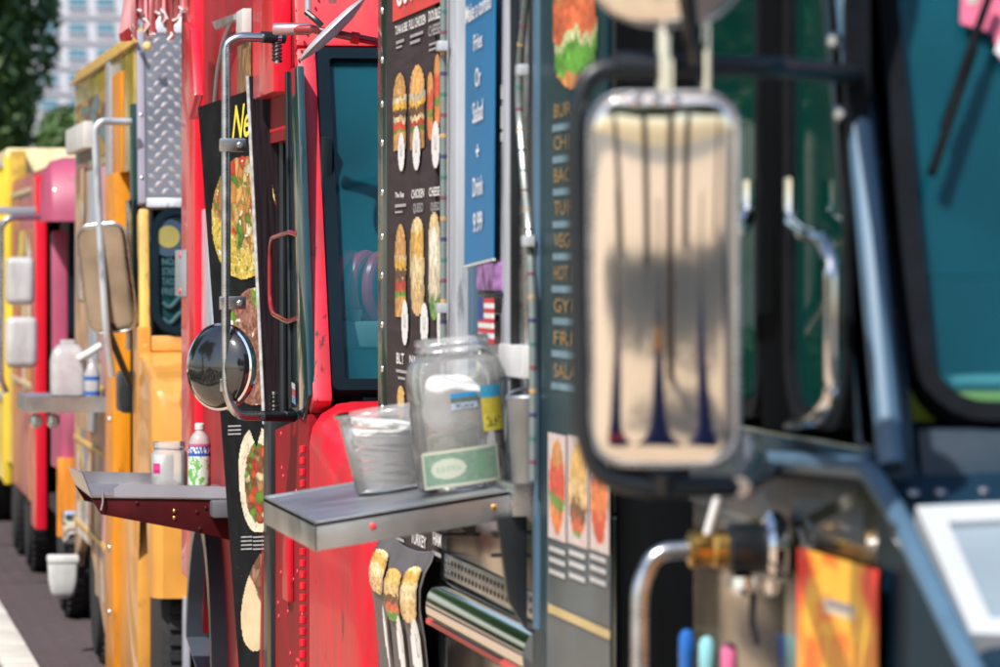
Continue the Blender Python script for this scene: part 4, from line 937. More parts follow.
picture('jar_label', P_label((.02, .25, .55), (.10, .14, .12), (.35, .42, .55), 4), on_cyl(cj, axj, .0932, -.12, .42, .152, .182, .006), 20, 12, jr, ADDP)
picture('jar_label', P_label((.05, .35, .6), (.6, .5, .06), (.66, .58, .07), 9), on_cyl(cj, axj, .0934, .50, 1.05, .112, .196, .004), 18, 22, jr, ADDP)

# ------------------------------------------------------------------ red truck
YB = sy(312); YBr = sy(190)
tb = thing('food_truck', (XS + 1.05, (YB + YBr) / 2, 0), 'weathered red food truck with a round mirror, sloping hood and signboards by its door', 'food truck')
V = Van(tb, XS, YB, YBr, 1.52, 2.43, 2.95, 0.42)
V.shell(REDS); V.brow(RED, 2.445); V.pillars(REDW, .055, 1.50, 2.442)
gB = V.screen(XS + .055, XS + 1.03, 1.525, 2.435, GLASS, .02, .032, mat('blue_black_gasket', (.004, .012, .020), .8, var=.3, spec=.08)); V.screen(XS + 1.07, XS + 2.04, 1.525, 2.435, GLASS, .02, .032, RUB)
hoodB = hood(tb, XS - .005, V.W + .01, YB + .02, 1.02, 1.50, .20, RED, r=.11, taper=.03, zlow=.5)
# pressed ridge and panel gap on the nose
yn = YB + .02 - 1.02
obj('nose_seam', box((XS + .10, yn - .004, .7), (XS + .104, yn + .01, 1.25)), REDD, tb)
bm_ = B()
for k in range(26): lathe([(.007, -.010), (.010, -.008), (.010, .008), (.007, .010)], (XS - .008, sy(306), .62 + k * .030), (0, 0, 1), 10, bm_)
obj('hinge', bm_, RED, tb)
obj('latch', box((XS - .02, sy(289.5), zy(600, sy(291))), (XS - .002, sy(294.5), zy(510, sy(291))), .006), RED, tb)
# interior behind the windscreen: curtain, ledge, coil of red hose
obj('cab_curtain', box((XS + .1, YB + .62, 1.50), (XS + 2.0, YB + .64, 2.5)), TEALI, tb)
lz = zy(321, YB + .30)
obj('dash_ledge', box((XS + .08, YB + .16, lz - .07), (XS + 2.0, YB + .50, lz), .012), DASH, tb)
obj('dash_shadow_board', box((XS + .08, YB + .10, 1.46), (XS + 2.0, YB + .14, lz - .075)), mat('ledge_shade_dark', (.01, .03, .04), .7, var=.5, scale=12, spec=.1), tb)  # dark board put in as the shade below the ledge
hc = Vector((front(372, 300, YB + .28).x, YB + .28, lz + .10))
hz = thing('hose_coil', Vector((hc.x, hc.y, lz)), 'coil of red rubber hose lying on the dash ledge of the red truck', 'hose')
for k in range(6):
    cx_ = hc.x - .06 + k * .045
    obj('hose_loop', tube([Vector((cx_ + .045 * math.cos(a), hc.y + .05 * math.cos(a) + .012 * k, lz + .088 + .085 * math.sin(a))) for a in np.linspace(0, 2 * math.pi, 30)][:-1], .017, 10, closed=True), HOSE, hz)
cupb = Vector((front(356, 322, YB + .24).x, YB + .24, lz)); tag(obj('paper_cup', lathe([(.012, 0), (.016, .03), (.018, .031), (.015, .028)], cupb, (0, 0, 1), 16), WHT, None), 'tiny white cup on the dash ledge beside the red hose', 'cup')
tag(obj('bottle', lathe([(.016, 0), (.017, .06), (.008, .10), (.005, .13)], cupb + Vector((-.045, .02, 0)), (0, 0, 1), 14), DASH, None), 'slim teal bottle on the dash ledge beside the tiny cup', 'bottle')

# side structure
obj('rear_post', strip(XS - .03, 190, 203, .80, 2.88, .07, .012), mat('bright_red_post', (.72, .008, .03), .3, coat=.4, var=.06), tb)
obj('fold_strut', prism([side(192, 22, XS - .06), side(200, 30, XS - .06), side(204, 95, XS - .06), side(198, 120, XS - .06), side(193, 90, XS - .06)], (-1, 0, 0), .03, bev=.006), mat('bright_red_post', (0, 0, 0)), tb)
rp = obj('reflector_plate', box((XS - .036, sy(185.5), zy(296, sy(190))), (XS - .031, sy(196), zy(250, sy(190))), .002), mat('grey_reflector', (.30, .34, .38), .3, var=.2), tb)
for yy_ in (255, 291): obj('plate_screw', dome((XS - .036, sy(191), zy(yy_, sy(191))), .012, (-1, 0, 0)), INKR, rp)
obj('side_panel', strip(XS, 203.3, 262, 2.05, 2.90), REDS, tb)
obj('lower_panel', prism([(XS, sy(203.3), .45 + .5), (XS, sy(203.3), 1.47), (XS, sy(262), 1.47), (XS, sy(262), .45)] + [(XS, sy(221) - .35 + 0 * a, .45) for a in (0,)] + [(XS, sy(213.5) + .48 * math.cos(a), .45 + .54 * math.sin(a)) for a in np.linspace(math.pi, .35, 12)], (1, 0, 0), .04), REDS, tb)
fl_ = [(XS - .05, sy(213.5) + .50 * math.cos(a), .45 + .56 * math.sin(a)) for a in np.linspace(math.pi, .3, 16)]
obj('wheel_flare', ring_plate([Vector(p) + Vector((0, .06 * math.cos(a), .06 * math.sin(a))) for p, a in zip(fl_, np.linspace(math.pi, .3, 16))] , [Vector(p) for p in fl_], (1, 0, 0), .09), GRYD, tb)
wheel((XS + .16, sy(213.5), .42), .40, tb)
obj('arch_shade_panel', box((XS + .32, sy(213.5) - 1.3, .1), (XS + .34, sy(213.5) + 1.3, 1.08)), DARK, tb)  # dark panel added to give the shade inside the wheel arch
wheel((XS + .16, YB - .25, .42), .40, tb); wheel((XS + V.W - .16, YB - .25, .42), .40, tb); wheel((XS + V.W - .16, sy(213.5), .42), .40, tb)
obj('window_strip', strip(XS - .006, 203.5, 214, 1.48, 2.04, .04), mat('pale_blue_strip', (.45, .58, .68), .3, var=.25, scale=9, coat=.3), tb)
obj('hatch_pane', strip(XS + .02, 214.3, 262, 1.48, 2.04, .02), GLSD, tb)
obj('ledge', box((XS - .10, sy(246), 1.10), (XS - .002, sy(206), 1.15), .008), mat('ledge_grey', (.10, .11, .13), .35, var=.2), tb)
# upper fascia: posts, white blocks, loose cable
obj('awning_post', box(side(253, -40, XS - .05), side(273, 92, XS - .05) + Vector((.05, .0, 0)), .006), mat('bright_red_post', (0, 0, 0)), tb)
for p0, p1 in ((246, 252.5), (273.5, 277)): obj('white_block', box((XS - .03, sy(p0), zy(36, sy(p0))), (XS - .002, sy(p1), zy(12, sy(p0))), .004), WHT, tb)
obj('loose_cable', tube(fillet([side(232, 20, XS - .03), side(224, 40, XS - .03), side(218, 70, XS - .03), side(214.5, 110, XS - .03)], .05), .008, 8), GREY, tb)
obj('corner_bracket', prism([side(218, 22, XS - .02), side(240, 14, XS - .02), side(240, 20, XS - .02), side(222, 30, XS - .02)], (-1, 0, 0), .02), STLD, tb)
obj('poster', strip(XS - .008, 240, 252, zy(100, sy(245)), zy(44, sy(245)), .006), mat('brown_poster', (.22, .12, .05), .5, var=.8, scale=25), tb)
# door recess
obj('door_header', prism([(XS, sy(262.3), 2.20), (XS, sy(262.3), 2.90), (XS, V.w(0, 2.90).y + .06, 2.90), (XS, V.w(0, 2.20).y + .06, 2.20)], (1, 0, 0), .04), mat('red_header', (.20, .006, .012), .5, spec=.2, var=.3, scale=7), tb)
bm_ = B()
for k in range(22): dome((XS, sy(262.5) - (sy(262.5) - sy(299)) * (k + .5) / 22, 2.235), .007, (-1, 0, 0), bm_, n=8)
for k in range(14): dome((XS, sy(299.5) + .07, 2.26 + k * .04), .007, (-1, 0, 0), bm_, n=8)
obj('rivets', bm_, RED, tb)['kind'] = 'stuff'
dB = obj('cab_door', box((XS + .05, sy(262.3), .5), (XS + .08, YB + .25, 2.196), .004), mat('green_black_door', (.004, .010, .012), .3, coat=.2, var=.4), tb)
obj('door_bar', tube([side(283, 100, XS + .03), side(284, 440, XS + .03)], .012, 10), BLK, dB)
hr_ = [side(300, 236, XS - .0), side(290, 232, XS - .02), side(272, 238, XS - .03), side(270, 250, XS - .03), side(270, 305, XS - .03), side(273, 314, XS - .03), side(288, 322, XS - .02), side(302, 316, XS + .0)]
obj('grab_handle', tube(fillet(hr_, .05, 8), .0065, 10), mat('dark_red_enamel', (.25, .012, .02), .3, coat=.4, var=.2), dB)
obj('sill_panel', prism([(XS - .002, sy(276), .5), (XS - .002, sy(276), zy(430, sy(276))), (XS - .002, YB + .06, zy(415, YB)), (XS - .002, YB + .06, .5)], (1, 0, 0), .04), mat('red_sill', (.26, .005, .012), .55, spec=.2, var=.25, scale=6), tb)
bm_ = B(); rnd = random.Random(21)
for k in range(30): dome((XS - .002, sy(rnd.uniform(279, 303)), rnd.uniform(.6, 1.45)), .008, (-1, 0, 0), bm_, n=8)
obj('rivets', bm_, RED, tb)['kind'] = 'stuff'
obj('step_post', box((XS - .014, sy(268.5), .4), (XS + .045, sy(275.7), 1.44), .004), BLK, tb)
# wind deflector: dark upright wing at the front of the doorway
wq = [side(287, 70, XS - .01), side(296.5, 66, XS - .01), side(308, 396, XS - .01), side(303, 420, XS - .01), side(291, 408, XS - .01)]
wg = obj('wind_deflector', prism(wq, (1, 0, 0), .02, bev=.004), mat('smoked_panel', (.012, .045, .055), .15, coat=.7, var=.3), tb)
obj('deflector_edge', tube([side(287, 72, XS - .012), side(291, 408, XS - .012)], .006, 8), BLK, wg)
picture('sticker', P_label((.6, .6, .65), (.5, .06, .08), (.2, .35, .6), 3), sheet(side(292, 402, XS - .014), side(295.5, 405, XS - .014), side(295, 384, XS - .014), side(291.6, 382, XS - .014)), 8, 14, wg)
# torn pink awning above the hatch
aw = thing('awning', (XS, sy(195), 2.9), 'torn faded pink awning fringe above the red truck hatch', 'awning')
Ya0, Ya1 = 17.05, 16.95
bm_ = B(); nU = 6; rnd = random.Random(6); X0a = front(131, 0, Ya0).x
top_ = [Vector((X0a + .0, Ya0 + (Ya1 - Ya0) * i / nU, 2.96)) for i in range(nU + 1)]
wall_ = [Vector((XS - .004, Ya0 + (Ya1 - Ya0) * i / nU, 3.06)) for i in range(nU + 1)]
def fr(i): return 2.70 - .07 * abs(math.sin(i * .75)) + rnd.uniform(-.05, .03)
bot_ = [Vector((X0a - .02 + .03 * math.sin(i * 1.3), p.y, fr(i))) for i, p in enumerate(top_)]
T_ = [bm_.verts.new(p) for p in top_]; W_ = [bm_.verts.new(p) for p in wall_]; D_ = [bm_.verts.new(p) for p in bot_]
for i in range(nU):
    bm_.faces.new((W_[i], W_[i + 1], T_[i + 1], T_[i])); bm_.faces.new((T_[i], T_[i + 1], D_[i + 1], D_[i]))
# end flap, in ragged tongues
nE = 64
E0 = [bm_.verts.new(Vector((X0a + (XS - X0a) * i / nE * .93, Ya0 - .05, 2.97 + .09 * i / nE))) for i in range(nE + 1)]
def tong(u):
    z = 2.612 + .095 * abs(math.sin(u * 8.6 + .35)) ** 1.4 + .012 * math.sin(u * 61) + .03 * u
    return z
E1 = [bm_.verts.new(Vector((X0a + (XS - X0a) * i / nE * .93 + .01 * math.sin(i * 2.1), Ya0 - .06 - .03 * math.sin(i * .9), tong(i / nE)))) for i in range(nE + 1)]
for i in range(nE): bm_.faces.new((E0[i], E0[i + 1], E1[i + 1], E1[i]))
ac = obj('awning_cloth', bm_, PNKC, aw); ac.modifiers.new('thick', 'SOLIDIFY').thickness = .006
obj('fringe_edge', tube([Vector(v) for v in [(X0a + (XS - X0a) * i / nE * .93 + .01 * math.sin(i * 2.1), Ya0 - .068 - .03 * math.sin(i * .9), tong(i / nE)) for i in range(0, nE + 1)]], .005, 6), WHT, aw)
obj('awning_rod', tube([(X0a, Ya0 - .02, 2.965), (X0a, Ya1, 2.965)], .014, 8), STL, aw)
obj('awning_bracket', tube([(XS + .02, sy(200), 2.74), (XS - .12, sy(196), 2.83)], .022, 8), BLK, aw)

# west-coast arm with round mirror
Yt = V.w(0, 2.3).y - .06
arm = [front(281, 38, Yt + .02), front(238, 37, Yt), front(226, 44, Yt), front(226, 392, Yt - .02), front(236, 416, Yt - .02), front(286, 416, Yt + .04)]
ma = obj('mirror_arm', tube(fillet(arm, .045, 8), .0125, 16), STL, tb)
for yy_ in (145, 303, 385):
    c_ = front(226, yy_, Yt - .01); obj('arm_clamp', box(c_ + Vector((-.018, -.016, -.018)), c_ + Vector((.052, .012, .018)), .004), STL, ma)
    obj('clamp_bolt', lathe([(.009, 0), (.009, .006), (.005, .009)], c_ + Vector((.036, -.016, 0)), (0, -1, 0), 6), STLD, ma)
def spring(c, r, L, n, parent):
    obj('spring', tube([Vector(c) + Vector((r * math.cos(a), r * math.sin(a), -L / 2 + L * a / (n * 6.283))) for a in np.linspace(0, n * 6.283, n * 10)], .004, 6), BLK, parent)
    obj('spring_pin', tube([Vector(c) - Vector((0, 0, L * .6)), Vector(c) + Vector((0, 0, L * .6))], .006, 8), STL, parent)
spring(front(277, 52, Yt + .02), .011, .05, 5, ma); spring(front(274, 404, Yt + .03), .010, .055, 5, ma)
obj('arm_socket', tube([front(262, 37, Yt + .005), front(284, 38, Yt + .03)], .016, 12), BLK, ma)
obj('arm_socket', tube([front(262, 416, Yt - .01), front(294, 417, Yt + .06)], .014, 12), BLK, ma)
cr_ = front(221, 367, Yt + .035)
axm = Vector((-1.05, -1.0, .04)).normalized()
rm_ = obj('round_mirror', lathe([(.001, .045), (.05, .042), (.085, .032), (.106, .014), (.111, .004)], cr_, axm, 48, cap=False), mat('gloss_black_dome', (.012, .013, .016), .06, coat=1.0, var=.2, spec=.9), tb)
obj('mirror_rim', lathe([(.108, -.014), (.116, -.012), (.118, 0), (.116, .008), (.110, .010), (.108, .0)], cr_, axm, 48, cap=False), CHR, rm_)
obj('mirror_face', lathe([(.110, -.010), (.08, -.018), (.001, -.024)], cr_, axm, 40, cap=False), CHR, rm_)
# overhead round mirror, seen almost edge on, on its red bar
Yo = V.w(0, 2.40).y - .50
co = front(332, 29, Yo)
a2 = Vector((.68, .10, .73)).normalized(); a2 = (UPV * .72 + (-RGT) * .69 - FWD * .03).normalized()
om = obj('round_mirror', lathe([(.001, .014), (.07, .011), (.112, .004), (.118, -.002), (.112, -.006), (.001, -.006)], co, a2, 44), mat('satin_aluminium', (.62, .64, .66), .42, metal=.6, var=.15, scale=12), tb)
obj('mirror_back', lathe([(.001, -.020), (.06, -.017), (.10, -.009), (.104, -.0065)], co, a2, 40, cap=False), MATS['satin_aluminium'], om)
ob_ = obj('mirror_bar', tube([front(276, 30, Yo + .12), front(312, 29, Yo + .05), front(352, 37, Yo + .02), front(430, 52, Yo + .12)], .011, 12), mat('dark_red_enamel', (0, 0, 0)), tb)
obj('bar_collar', lathe([(.012, -.012), (.016, -.01), (.016, .01), (.012, .012)], front(355, 38, Yo + .025), (1, 0, -.15), 12), RED, ob_)
obj('bar_sleeve', lathe([(.013, -.05), (.016, -.045), (.016, .045), (.013, .05)], front(292, 29, Yo + .09), (1, -.3, 0), 14), mat('grey_pink_steel', (.45, .30, .32), .3, metal=.7, var=.2), ob_)
obj('bar_clevis', tube(fillet([front(306, 12, Yo + .02), front(316, 20, Yo), front(322, 26, Yo)], .02), .008, 8), BLK, ob_)
obj('bar_upright', tube([front(308, -20, Yo + .05), front(308, 12, Yo + .03)], .008, 8), GREY, ob_)

# printed signboards hung by the door, angled towards the street
def board(name, q, t, m, label, cat='sign'):
    r_ = thing(name, Vector(q[0]), label, cat); n_ = (q[1] - q[0]).cross(q[3] - q[0]).normalized()
    if n_.dot(EYE - q[0]) < 0: n_ = -n_
    o = obj('board', prism(q, -n_, t), m, r_); return r_, o, n_
def onplane(px, py, q, n_, o=0.0): return hit(px, py, q[0] + n_ * o, n_)
pa = [front(239, 672, 14.62), front(276, 680, 14.36), None, front(198, 107, 14.62)]
pn = (pa[1] - pa[0]).cross(pa[3] - pa[0]).normalized(); pa[2] = hit(262, 86, pa[0], pn)
s1, b1, n1 = board('signboard', pa, .012, BRD, 'tall black food signboard reading New with rice bowl and wraps on the red truck')
OP = lambda px, py, o=.003: onplane(px, py, pa, n1, o)
words('New', sheet(OP(232, 140), OP(262, 134), OP(262, 100), OP(232, 106)), s1, INKY, shear=.35, bold=.012)
picture('rice_bowl_picture', P_bowl, sheet(OP(212, 284), OP(279, 276), OP(275, 150), OP(210, 160)), 74, 130, s1)
picture('salad_picture', P_salad, sheet(OP(226, 408), OP(286, 404), OP(282, 282), OP(224, 292)), 66, 120, s1)
picture('wrap_picture', P_wrap(81), sheet(OP(237, 531), OP(280, 533), OP(276, 424), OP(234, 430)), 46, 100, s1)
picture('wrap_picture', P_taco, sheet(OP(238, 650), OP(286, 658), OP(282, 552), OP(236, 556)), 50, 100, s1)
bars('small_print', [sheet(OP(228, 427 + 4 * k), OP(241, 426.5 + 4 * k), OP(241, 425 + 4 * k), OP(228, 425.5 + 4 * k)) for k in range(3)] + [sheet(OP(241 + i, 538 + 4 * k), OP(252 + i, 537.5 + 4 * k), OP(252 + i, 536 + 4 * k), OP(241 + i, 536.5 + 4 * k)) for k in range(4) for i in (0, 12)], INKG, s1)
pb = [front(269, 672, 14.16), front(288, 676, 14.10), front(276, 84, 14.12), front(245.5, 76, 14.20)]
pb = [front(265, 424, 14.20), front(283, 424, 14.10), front(277, 96, 14.10), front(268, 84, 14.12), front(248.5, 76, 14.20)]
s2 = thing('back_board', pb[0], 'dark unprinted board with a pale edge hooked up in front of the food signboard', 'board')
n2 = (pb[1] - pb[0]).cross(pb[4] - pb[0]).normalized(); n2 = n2 if n2.dot(EYE - pb[0]) > 0 else -n2
obj('board', prism(pb, -n2, .012, bev=.002), WOOD, s2)
obj('board_edge', tube([pb[0] + n2 * .002, pb[4] + n2 * .002], .006, 6), mat('frayed_edge', (.45, .46, .48), .8, var=.4, scale=40), s2)
obj('hook', tube(fillet([front(261, 84, 14.05), front(260, 70, 14.02), front(266, 68, 14.02), front(272, 76, 14.04), front(271, 94, 14.06)], .02), .005, 8), STL, s2)

# serving shelf of the red truck
Yn2 = 15.0; Yf2 = 15.9
Xo2 = front(91, 495, Yn2).x; z2 = zy(494, Yn2)
z2i = z2 + .0
def s2p(x, y, dz=0): return Vector((x, y, z2 + dz + (x - Xo2) * -.02))
sh2 = obj('serving_shelf', prism([s2p(Xo2, Yn2), s2p(XS - .004, Yn2), s2p(XS - .004, Yf2), s2p(Xo2, Yf2)], (0, 0, -1), .008), mat('light_tray_steel', (.62, .63, .65), .32, metal=1, var=.15, scale=8), tb)
LT = MATS['light_tray_steel']
obj('shelf_rim', prism([s2p(Xo2 + .07, Yn2 - .001, -.004), s2p(XS - .05, Yn2 - .001, -.004), s2p(XS - .05, Yn2 - .001, .030), s2p(Xo2 + .09, Yn2 - .001, .036), s2p(Xo2 + .07, Yn2 - .001, .020)], (0, 1, 0), .004), GREY, sh2)
obj('shelf_rim', prism([s2p(Xo2, Yf2, -.004), s2p(XS - .05, Yf2, -.004), s2p(XS - .05, Yf2, .030), s2p(Xo2, Yf2, .036)], (0, -1, 0), .004), LT, sh2)
obj('shelf_rim', prism([s2p(Xo2, Yn2, -.004), s2p(Xo2 - .02, Yn2 + .1, .06), s2p(Xo2 - .02, Yf2, .05), s2p(Xo2, Yf2, -.004)], (1, 0, 0), .004), LT, sh2)
br2 = obj('shelf_bracket', prism([s2p(Xo2, Yn2 + .006, -.010), s2p(XS - .02, Yn2 + .006, -.010), s2p(XS - .02, Yn2 + .006, -.135), s2p(Xo2 + .30, Yn2 + .006, -.105), s2p(Xo2 + .03, Yn2 + .006, -.058)], (0, 1, 0), .010, bev=.002), REDD, sh2)
obj('shelf_bracket', prism([s2p(Xo2, Yf2 - .02, -.010), s2p(XS - .02, Yf2 - .02, -.010), s2p(XS - .02, Yf2 - .02, -.135), s2p(Xo2 + .03, Yf2 - .02, -.058)], (0, 1, 0), .010), REDD, sh2)
for px, py in ((174.5, 511), (174.5, 518)): obj('bracket_bolt', dome(front(px, py, Yn2 + .004), .006, (0, -1, 0)), BRASS, br2)
for px, py in ((197, 512), (206, 508), (137, 503), (200, 529)): obj('bracket_bolt', dome(front(px, py, Yn2 + .004), .006, (0, -1, 0)), REDD, br2)
obj('pin', tube(fillet([s2p(Xo2 + .035, Yn2 - .006, .01), s2p(Xo2 + .035, Yn2 - .008, -.02), s2p(Xo2 + .03, Yn2 - .008, -.045)], .005), .004, 6), STL, sh2)
obj('hinge_plate', box((XS - .03, Yn2 - .02, z2 - .17), (XS - .003, Yn2 + .05, z2 + .02), .004), REDD, sh2)
# jar and bottle on it
cj2 = front(169, 484, 15.35); cj2.z = s2p(cj2.x, 0).z + .001
j2 = thing('tip_jar', cj2, 'square shouldered plastic jar with dark coins beside the water bottle', 'jar')
obj('jar_wall', lathe([(.001, .001), (.052, .001), (.056, .006), (.056, .112), (.052, .122), (.046, .125), (.046, .130), (.049, .132), (.049, .150)], cj2, (0, 0, 1), 36, cap=False), CLR3, j2)
bm_ = B(); rnd = random.Random(2)
for k in range(60):
    a = rnd.uniform(0, 6.28); r_ = .042 * math.sqrt(rnd.random()); d_ = Vector((rnd.gauss(0, .5), rnd.gauss(0, .5), 1)).normalized()
    lathe([(.010, 0), (.010, .0018)], cj2 + Vector((r_ * math.cos(a), r_ * math.sin(a), .004 + .03 * rnd.random() * (1.1 - r_ / .05))), d_, 8, bm_)
obj('coins', bm_, mat('dull_coin', (.10, .075, .06), .4, metal=.6, var=.5, scale=40), j2, smooth=False)
picture('paper_label', lambda u, v: (np.full(u.shape + (3,), .78), np.ones(u.shape, bool)), on_cyl(cj2, UPV, .0525, -1.1, .35, .042, .112), 16, 10, j2)
picture('jar_label', P_label((.65, .02, .22), (.7, .05, .25), (.6, .02, .2), 4), on_cyl(cj2, UPV, .0568, -.95, -.45, .055, .085), 8, 8, j2)
cb = front(199.5, 486, 15.28); cb.z = s2p(cb.x, 0).z + .001
wb = thing('water_bottle', cb, 'small clear water bottle with green and blue label on the red truck shelf', 'bottle')
obj('bottle_wall', lathe([(.001, .004), (.024, .001), (.033, .006), (.034, .02), (.032, .03), (.034, .04), (.034, .10), (.032, .11), (.034, .12), (.034, .15), (.026, .172), (.014, .186), (.012, .19), (.012, .196)], cb, (0, 0, 1), 30, cap=False), CLR3, wb)
obj('bottle_cap', lathe([(.013, .190), (.0145, .192), (.0145, .208), (.012, .211), (.001, .211)], cb, (0, 0, 1), 24), WHT, wb)
picture('wrap_label', P_bottle, on_cyl(cb, UPV, .0348, -3.1, 3.1, .022, .148), 80, 40, wb, ADDP)

# ------------------------------------------------------------------ yellow truck
YC = sy(140); YCr = sy(74)
tc_ = thing('food_truck', (XS + 1.05, (YC + YCr) / 2, 0), 'yellow food truck with diamond plate brow and orange door post', 'food truck')
C = Van(tc_, XS, YC, YCr, 1.55, 2.12, 2.80, 0.10)
C.shell(YEL, DARK, YELL)
obj('brow_panel', prism(C.quad(XS + .032, XS + C.W - .032, 2.125, 2.775), -C.n, .04), mat('diamond_plate_steel', (.20, .21, .24), .42, metal=.8, var=.2, scale=3), tc_)
bm_ = B(); nx, nz = 0, 0
for i in range(38):
    for j in range(22):
        x = XS + .055 + i * .0525; z = 2.15 + j * .0285
        if x > XS + C.W - .08: continue
        c_ = C.w(x + (.026 if j % 2 else 0), z, 0.0); d_ = (Vector((1 if (i + j) % 2 else -1, 0, 0)) * (1 if True else 1) + (C.w(0, 1) - C.w(0, 0)) * .75).normalized(); s_ = d_.cross(C.n).normalized()
        a_, b_ = c_ - d_ * .019, c_ + d_ * .019
        v1 = [bm_.verts.new(p) for p in (a_, c_ + s_ * .0095, b_, c_ - s_ * .0095, c_ + C.n * .007)]
        for k in range(4): bm_.faces.new((v1[k], v1[(k + 1) % 4], v1[4]))
dd = obj('diamond_lugs', bm_, mat('lug_steel', (.62, .63, .66), .35, metal=.6, var=.15), bpy.data.objects[tc_.children[-1].name] if False else tc_, smooth=False); dd['kind'] = 'stuff'
for x0, x1, z0, z1 in ((XS, XS + .030, 2.10, 2.785), (XS + C.W - .030, XS + C.W, 2.10, 2.785)): obj('brow_frame', prism(C.quad(x0, x1, z0, z1, .006), -C.n, .06, bev=.006), mat('lilac_grey_frame', (.30, .29, .37), .45, var=.12), tc_)
obj('brow_frame', prism(C.quad(XS + .032, XS + C.W - .032, 2.085, 2.122, .006), -C.n, .06, bev=.004), ALU, tc_)
obj('brow_cap', prism(C.quad(XS + .05, XS + C.W - .05, 2.776, 2.845, .006), -C.n, .06, bev=.01), ALU, tc_)
for zz in (2.2, 2.45, 2.7): obj('bolt', dome(C.w(XS + .015, zz, .006), .008, C.n), STL, tc_)
C.pillars(YELL, .042, 1.53, 2.082)
C.screen(XS + .046, XS + 1.03, 1.585, 2.082, glass_mat('teal_screen', (.4, .6, .65), (.012, .07, .085), .55), .10, .03, mat('blue_black_gasket', (0, 0, 0))); C.screen(XS + 1.07, XS + 2.054, 1.585, 2.082, GLASS, .10, .03)
obj('cowl', prism(C.quad(XS + .044, XS + C.W - .044, 1.52, 1.582), -C.n, .06, bev=.01), YEL, tc_)
obj('cab_curtain', box((XS + .1, YC + .5, 1.5), (XS + 2.0, YC + .52, 2.3)), mat('grey_teal_curtain', (.16, .28, .30), .8, var=.2), tc_)
def cw(px, py, o): return C.on(px, py, o)
em = obj('window_emblem', lathe([(.001, 0), (.075, 0), (.075, .003), (.001, .003)], cw(168.5, 238, .0), C.n, 28), mat('emblem_navy', (.02, .05, .09), .4), tc_)
obj('emblem_centre', lathe([(.001, .004), (.045, .004), (.045, .006), (.001, .006)], cw(168.5, 237, .0), C.n, 20), mat('emblem_gold', (.25, .22, .06), .4), em)
INKN = mat('faded_navy_ink', (.03, .09, .11), .5)
for k, s_ in enumerate(('NO. 1', 'STREET', 'TACOS', 'FRESH')):
    y_ = 258 + 10 * k; words(s_, sheet(cw(162, y_ + 7, .004), cw(180, y_ + 7, .004), cw(180, y_, .004), cw(162, y_, .004)), tc_, INKN, 'window_lettering', bold=.02)
for y_ in (302, 318): obj('window_flourish', tube([cw(163 + 20 * t, y_ + 5 * math.sin(t * 5), .002) for t in np.linspace(0, 1, 14)], .008, 6), INKN, tc_)
hood(tc_, XS - .006, C.W + .012, YC + .03, .80, 1.52, .12, YEL, r=.03, taper=.0, zlow=.60, arch=(YC - .28, .40, 1.0))
# raised centre of the nose
bm_ = B(); nose_y = YC + .03 - .80
rl = []
for s, x0, z in ((0, .10, 1.385), (.15, .095, 1.34), (.4, .13, 1.22), (.7, .17, 1.06), (1, .20, .90)): rl.append((XS + x0, z))
ptsL = [bm_.verts.new((x, nose_y - .002, z)) for x, z in rl]; ptsM = [bm_.verts.new((x + .03, nose_y - .05, z + .0)) for x, z in rl]; ptsR = [bm_.verts.new((XS + 1.05, nose_y - .07, z + .01)) for x, z in rl]
for i in range(4): bm_.faces.new((ptsL[i], ptsL[i + 1], ptsM[i + 1], ptsM[i])); bm_.faces.new((ptsM[i], ptsM[i + 1], ptsR[i + 1], ptsR[i]))
bm_.faces.new((ptsL[0], ptsM[0], ptsR[0]))
obj('nose_bulge', bm_, YEL, tc_).modifiers.new('thick', 'SOLIDIFY').thickness = .004
for z in (1.0, .85): obj('nose_bolt', dome((XS + .15, nose_y, z), .010, (0, -1, 0)), STL, tc_)
obj('tow_bracket', box(front(184, 602, nose_y - .05) + Vector((0, 0, -.9)), front(189, 602, nose_y) + Vector((0, .05, .02)), .004), GREY, tc_)
obj('roof_lamp', lathe([(.001, .02), (.012, .018), (.018, .008), (.018, 0)], front(147, 46, YC + .1), (0, -1, 0), 20), mat('lamp_lens', (.75, .62, .25), .3), tc_)
wheel((XS + .16, YC - .28, .42), .40, tc_); wheel((XS + C.W - .16, YC - .28, .42), .40, tc_); wheel((XS + .16, sy(86), .42), .40, tc_); wheel((XS + C.W - .16, sy(86), .42), .40, tc_)
# side
obj('upper_panel', strip(XS, 75, 107.5, 2.30, 2.74), OLIV, tc_); obj('gutter', box((XS - .014, YC + .12, 2.735), (XS - .002, YCr, 2.757), .004), YELL, tc_)
obj('upper_panel', strip(XS, 112, 134, 2.24, 2.74), OLIV, tc_); obj('orange_panel', strip(XS - .008, 114, 123.5, 2.24, 2.66, .007), ORG, tc_)
obj('grey_post', strip(XS - .01, 107.6, 111.6, .18, 2.74, .05), GREY, tc_)
obj('orange_post', strip(XS - .03, 112.5, 121, .10, 2.24, .07), ORG, tc_)
obj('door_leaf', strip(XS + .08, 121.3, 132.4, .5, 2.235, .02), DARK, tc_)
obj('green_black_post', strip(XS - .012, 132.6, 135.6, 1.62, 2.50, .03), mat('green_post', (.012, .05, .055), .3, var=.2), tc_)
obj('corner_strip', strip(XS - .008, 121.3, 140, .16, .98, .05), YEL, tc_); obj('corner_strip', strip(XS - .008, 134.8, 140, .985, 1.615, .05), YEL, tc_)
PALS = [(.6, .06, .03), (.75, .45, .05), (.8, .75, .65), (.55, .1, .05), (.7, .28, .03)]
picture('poster', P_mosaic(3, PALS, 26, 2), sheet_side(124.5, 133.8, 160, 480, XS + .07), 10, 60, tc_)
MIXP = [(.42, .24, .12), (.62, .46, .34), (.30, .16, .10), (.66, .56, .46), (.55, .34, .2), (.4, .3, .3)]
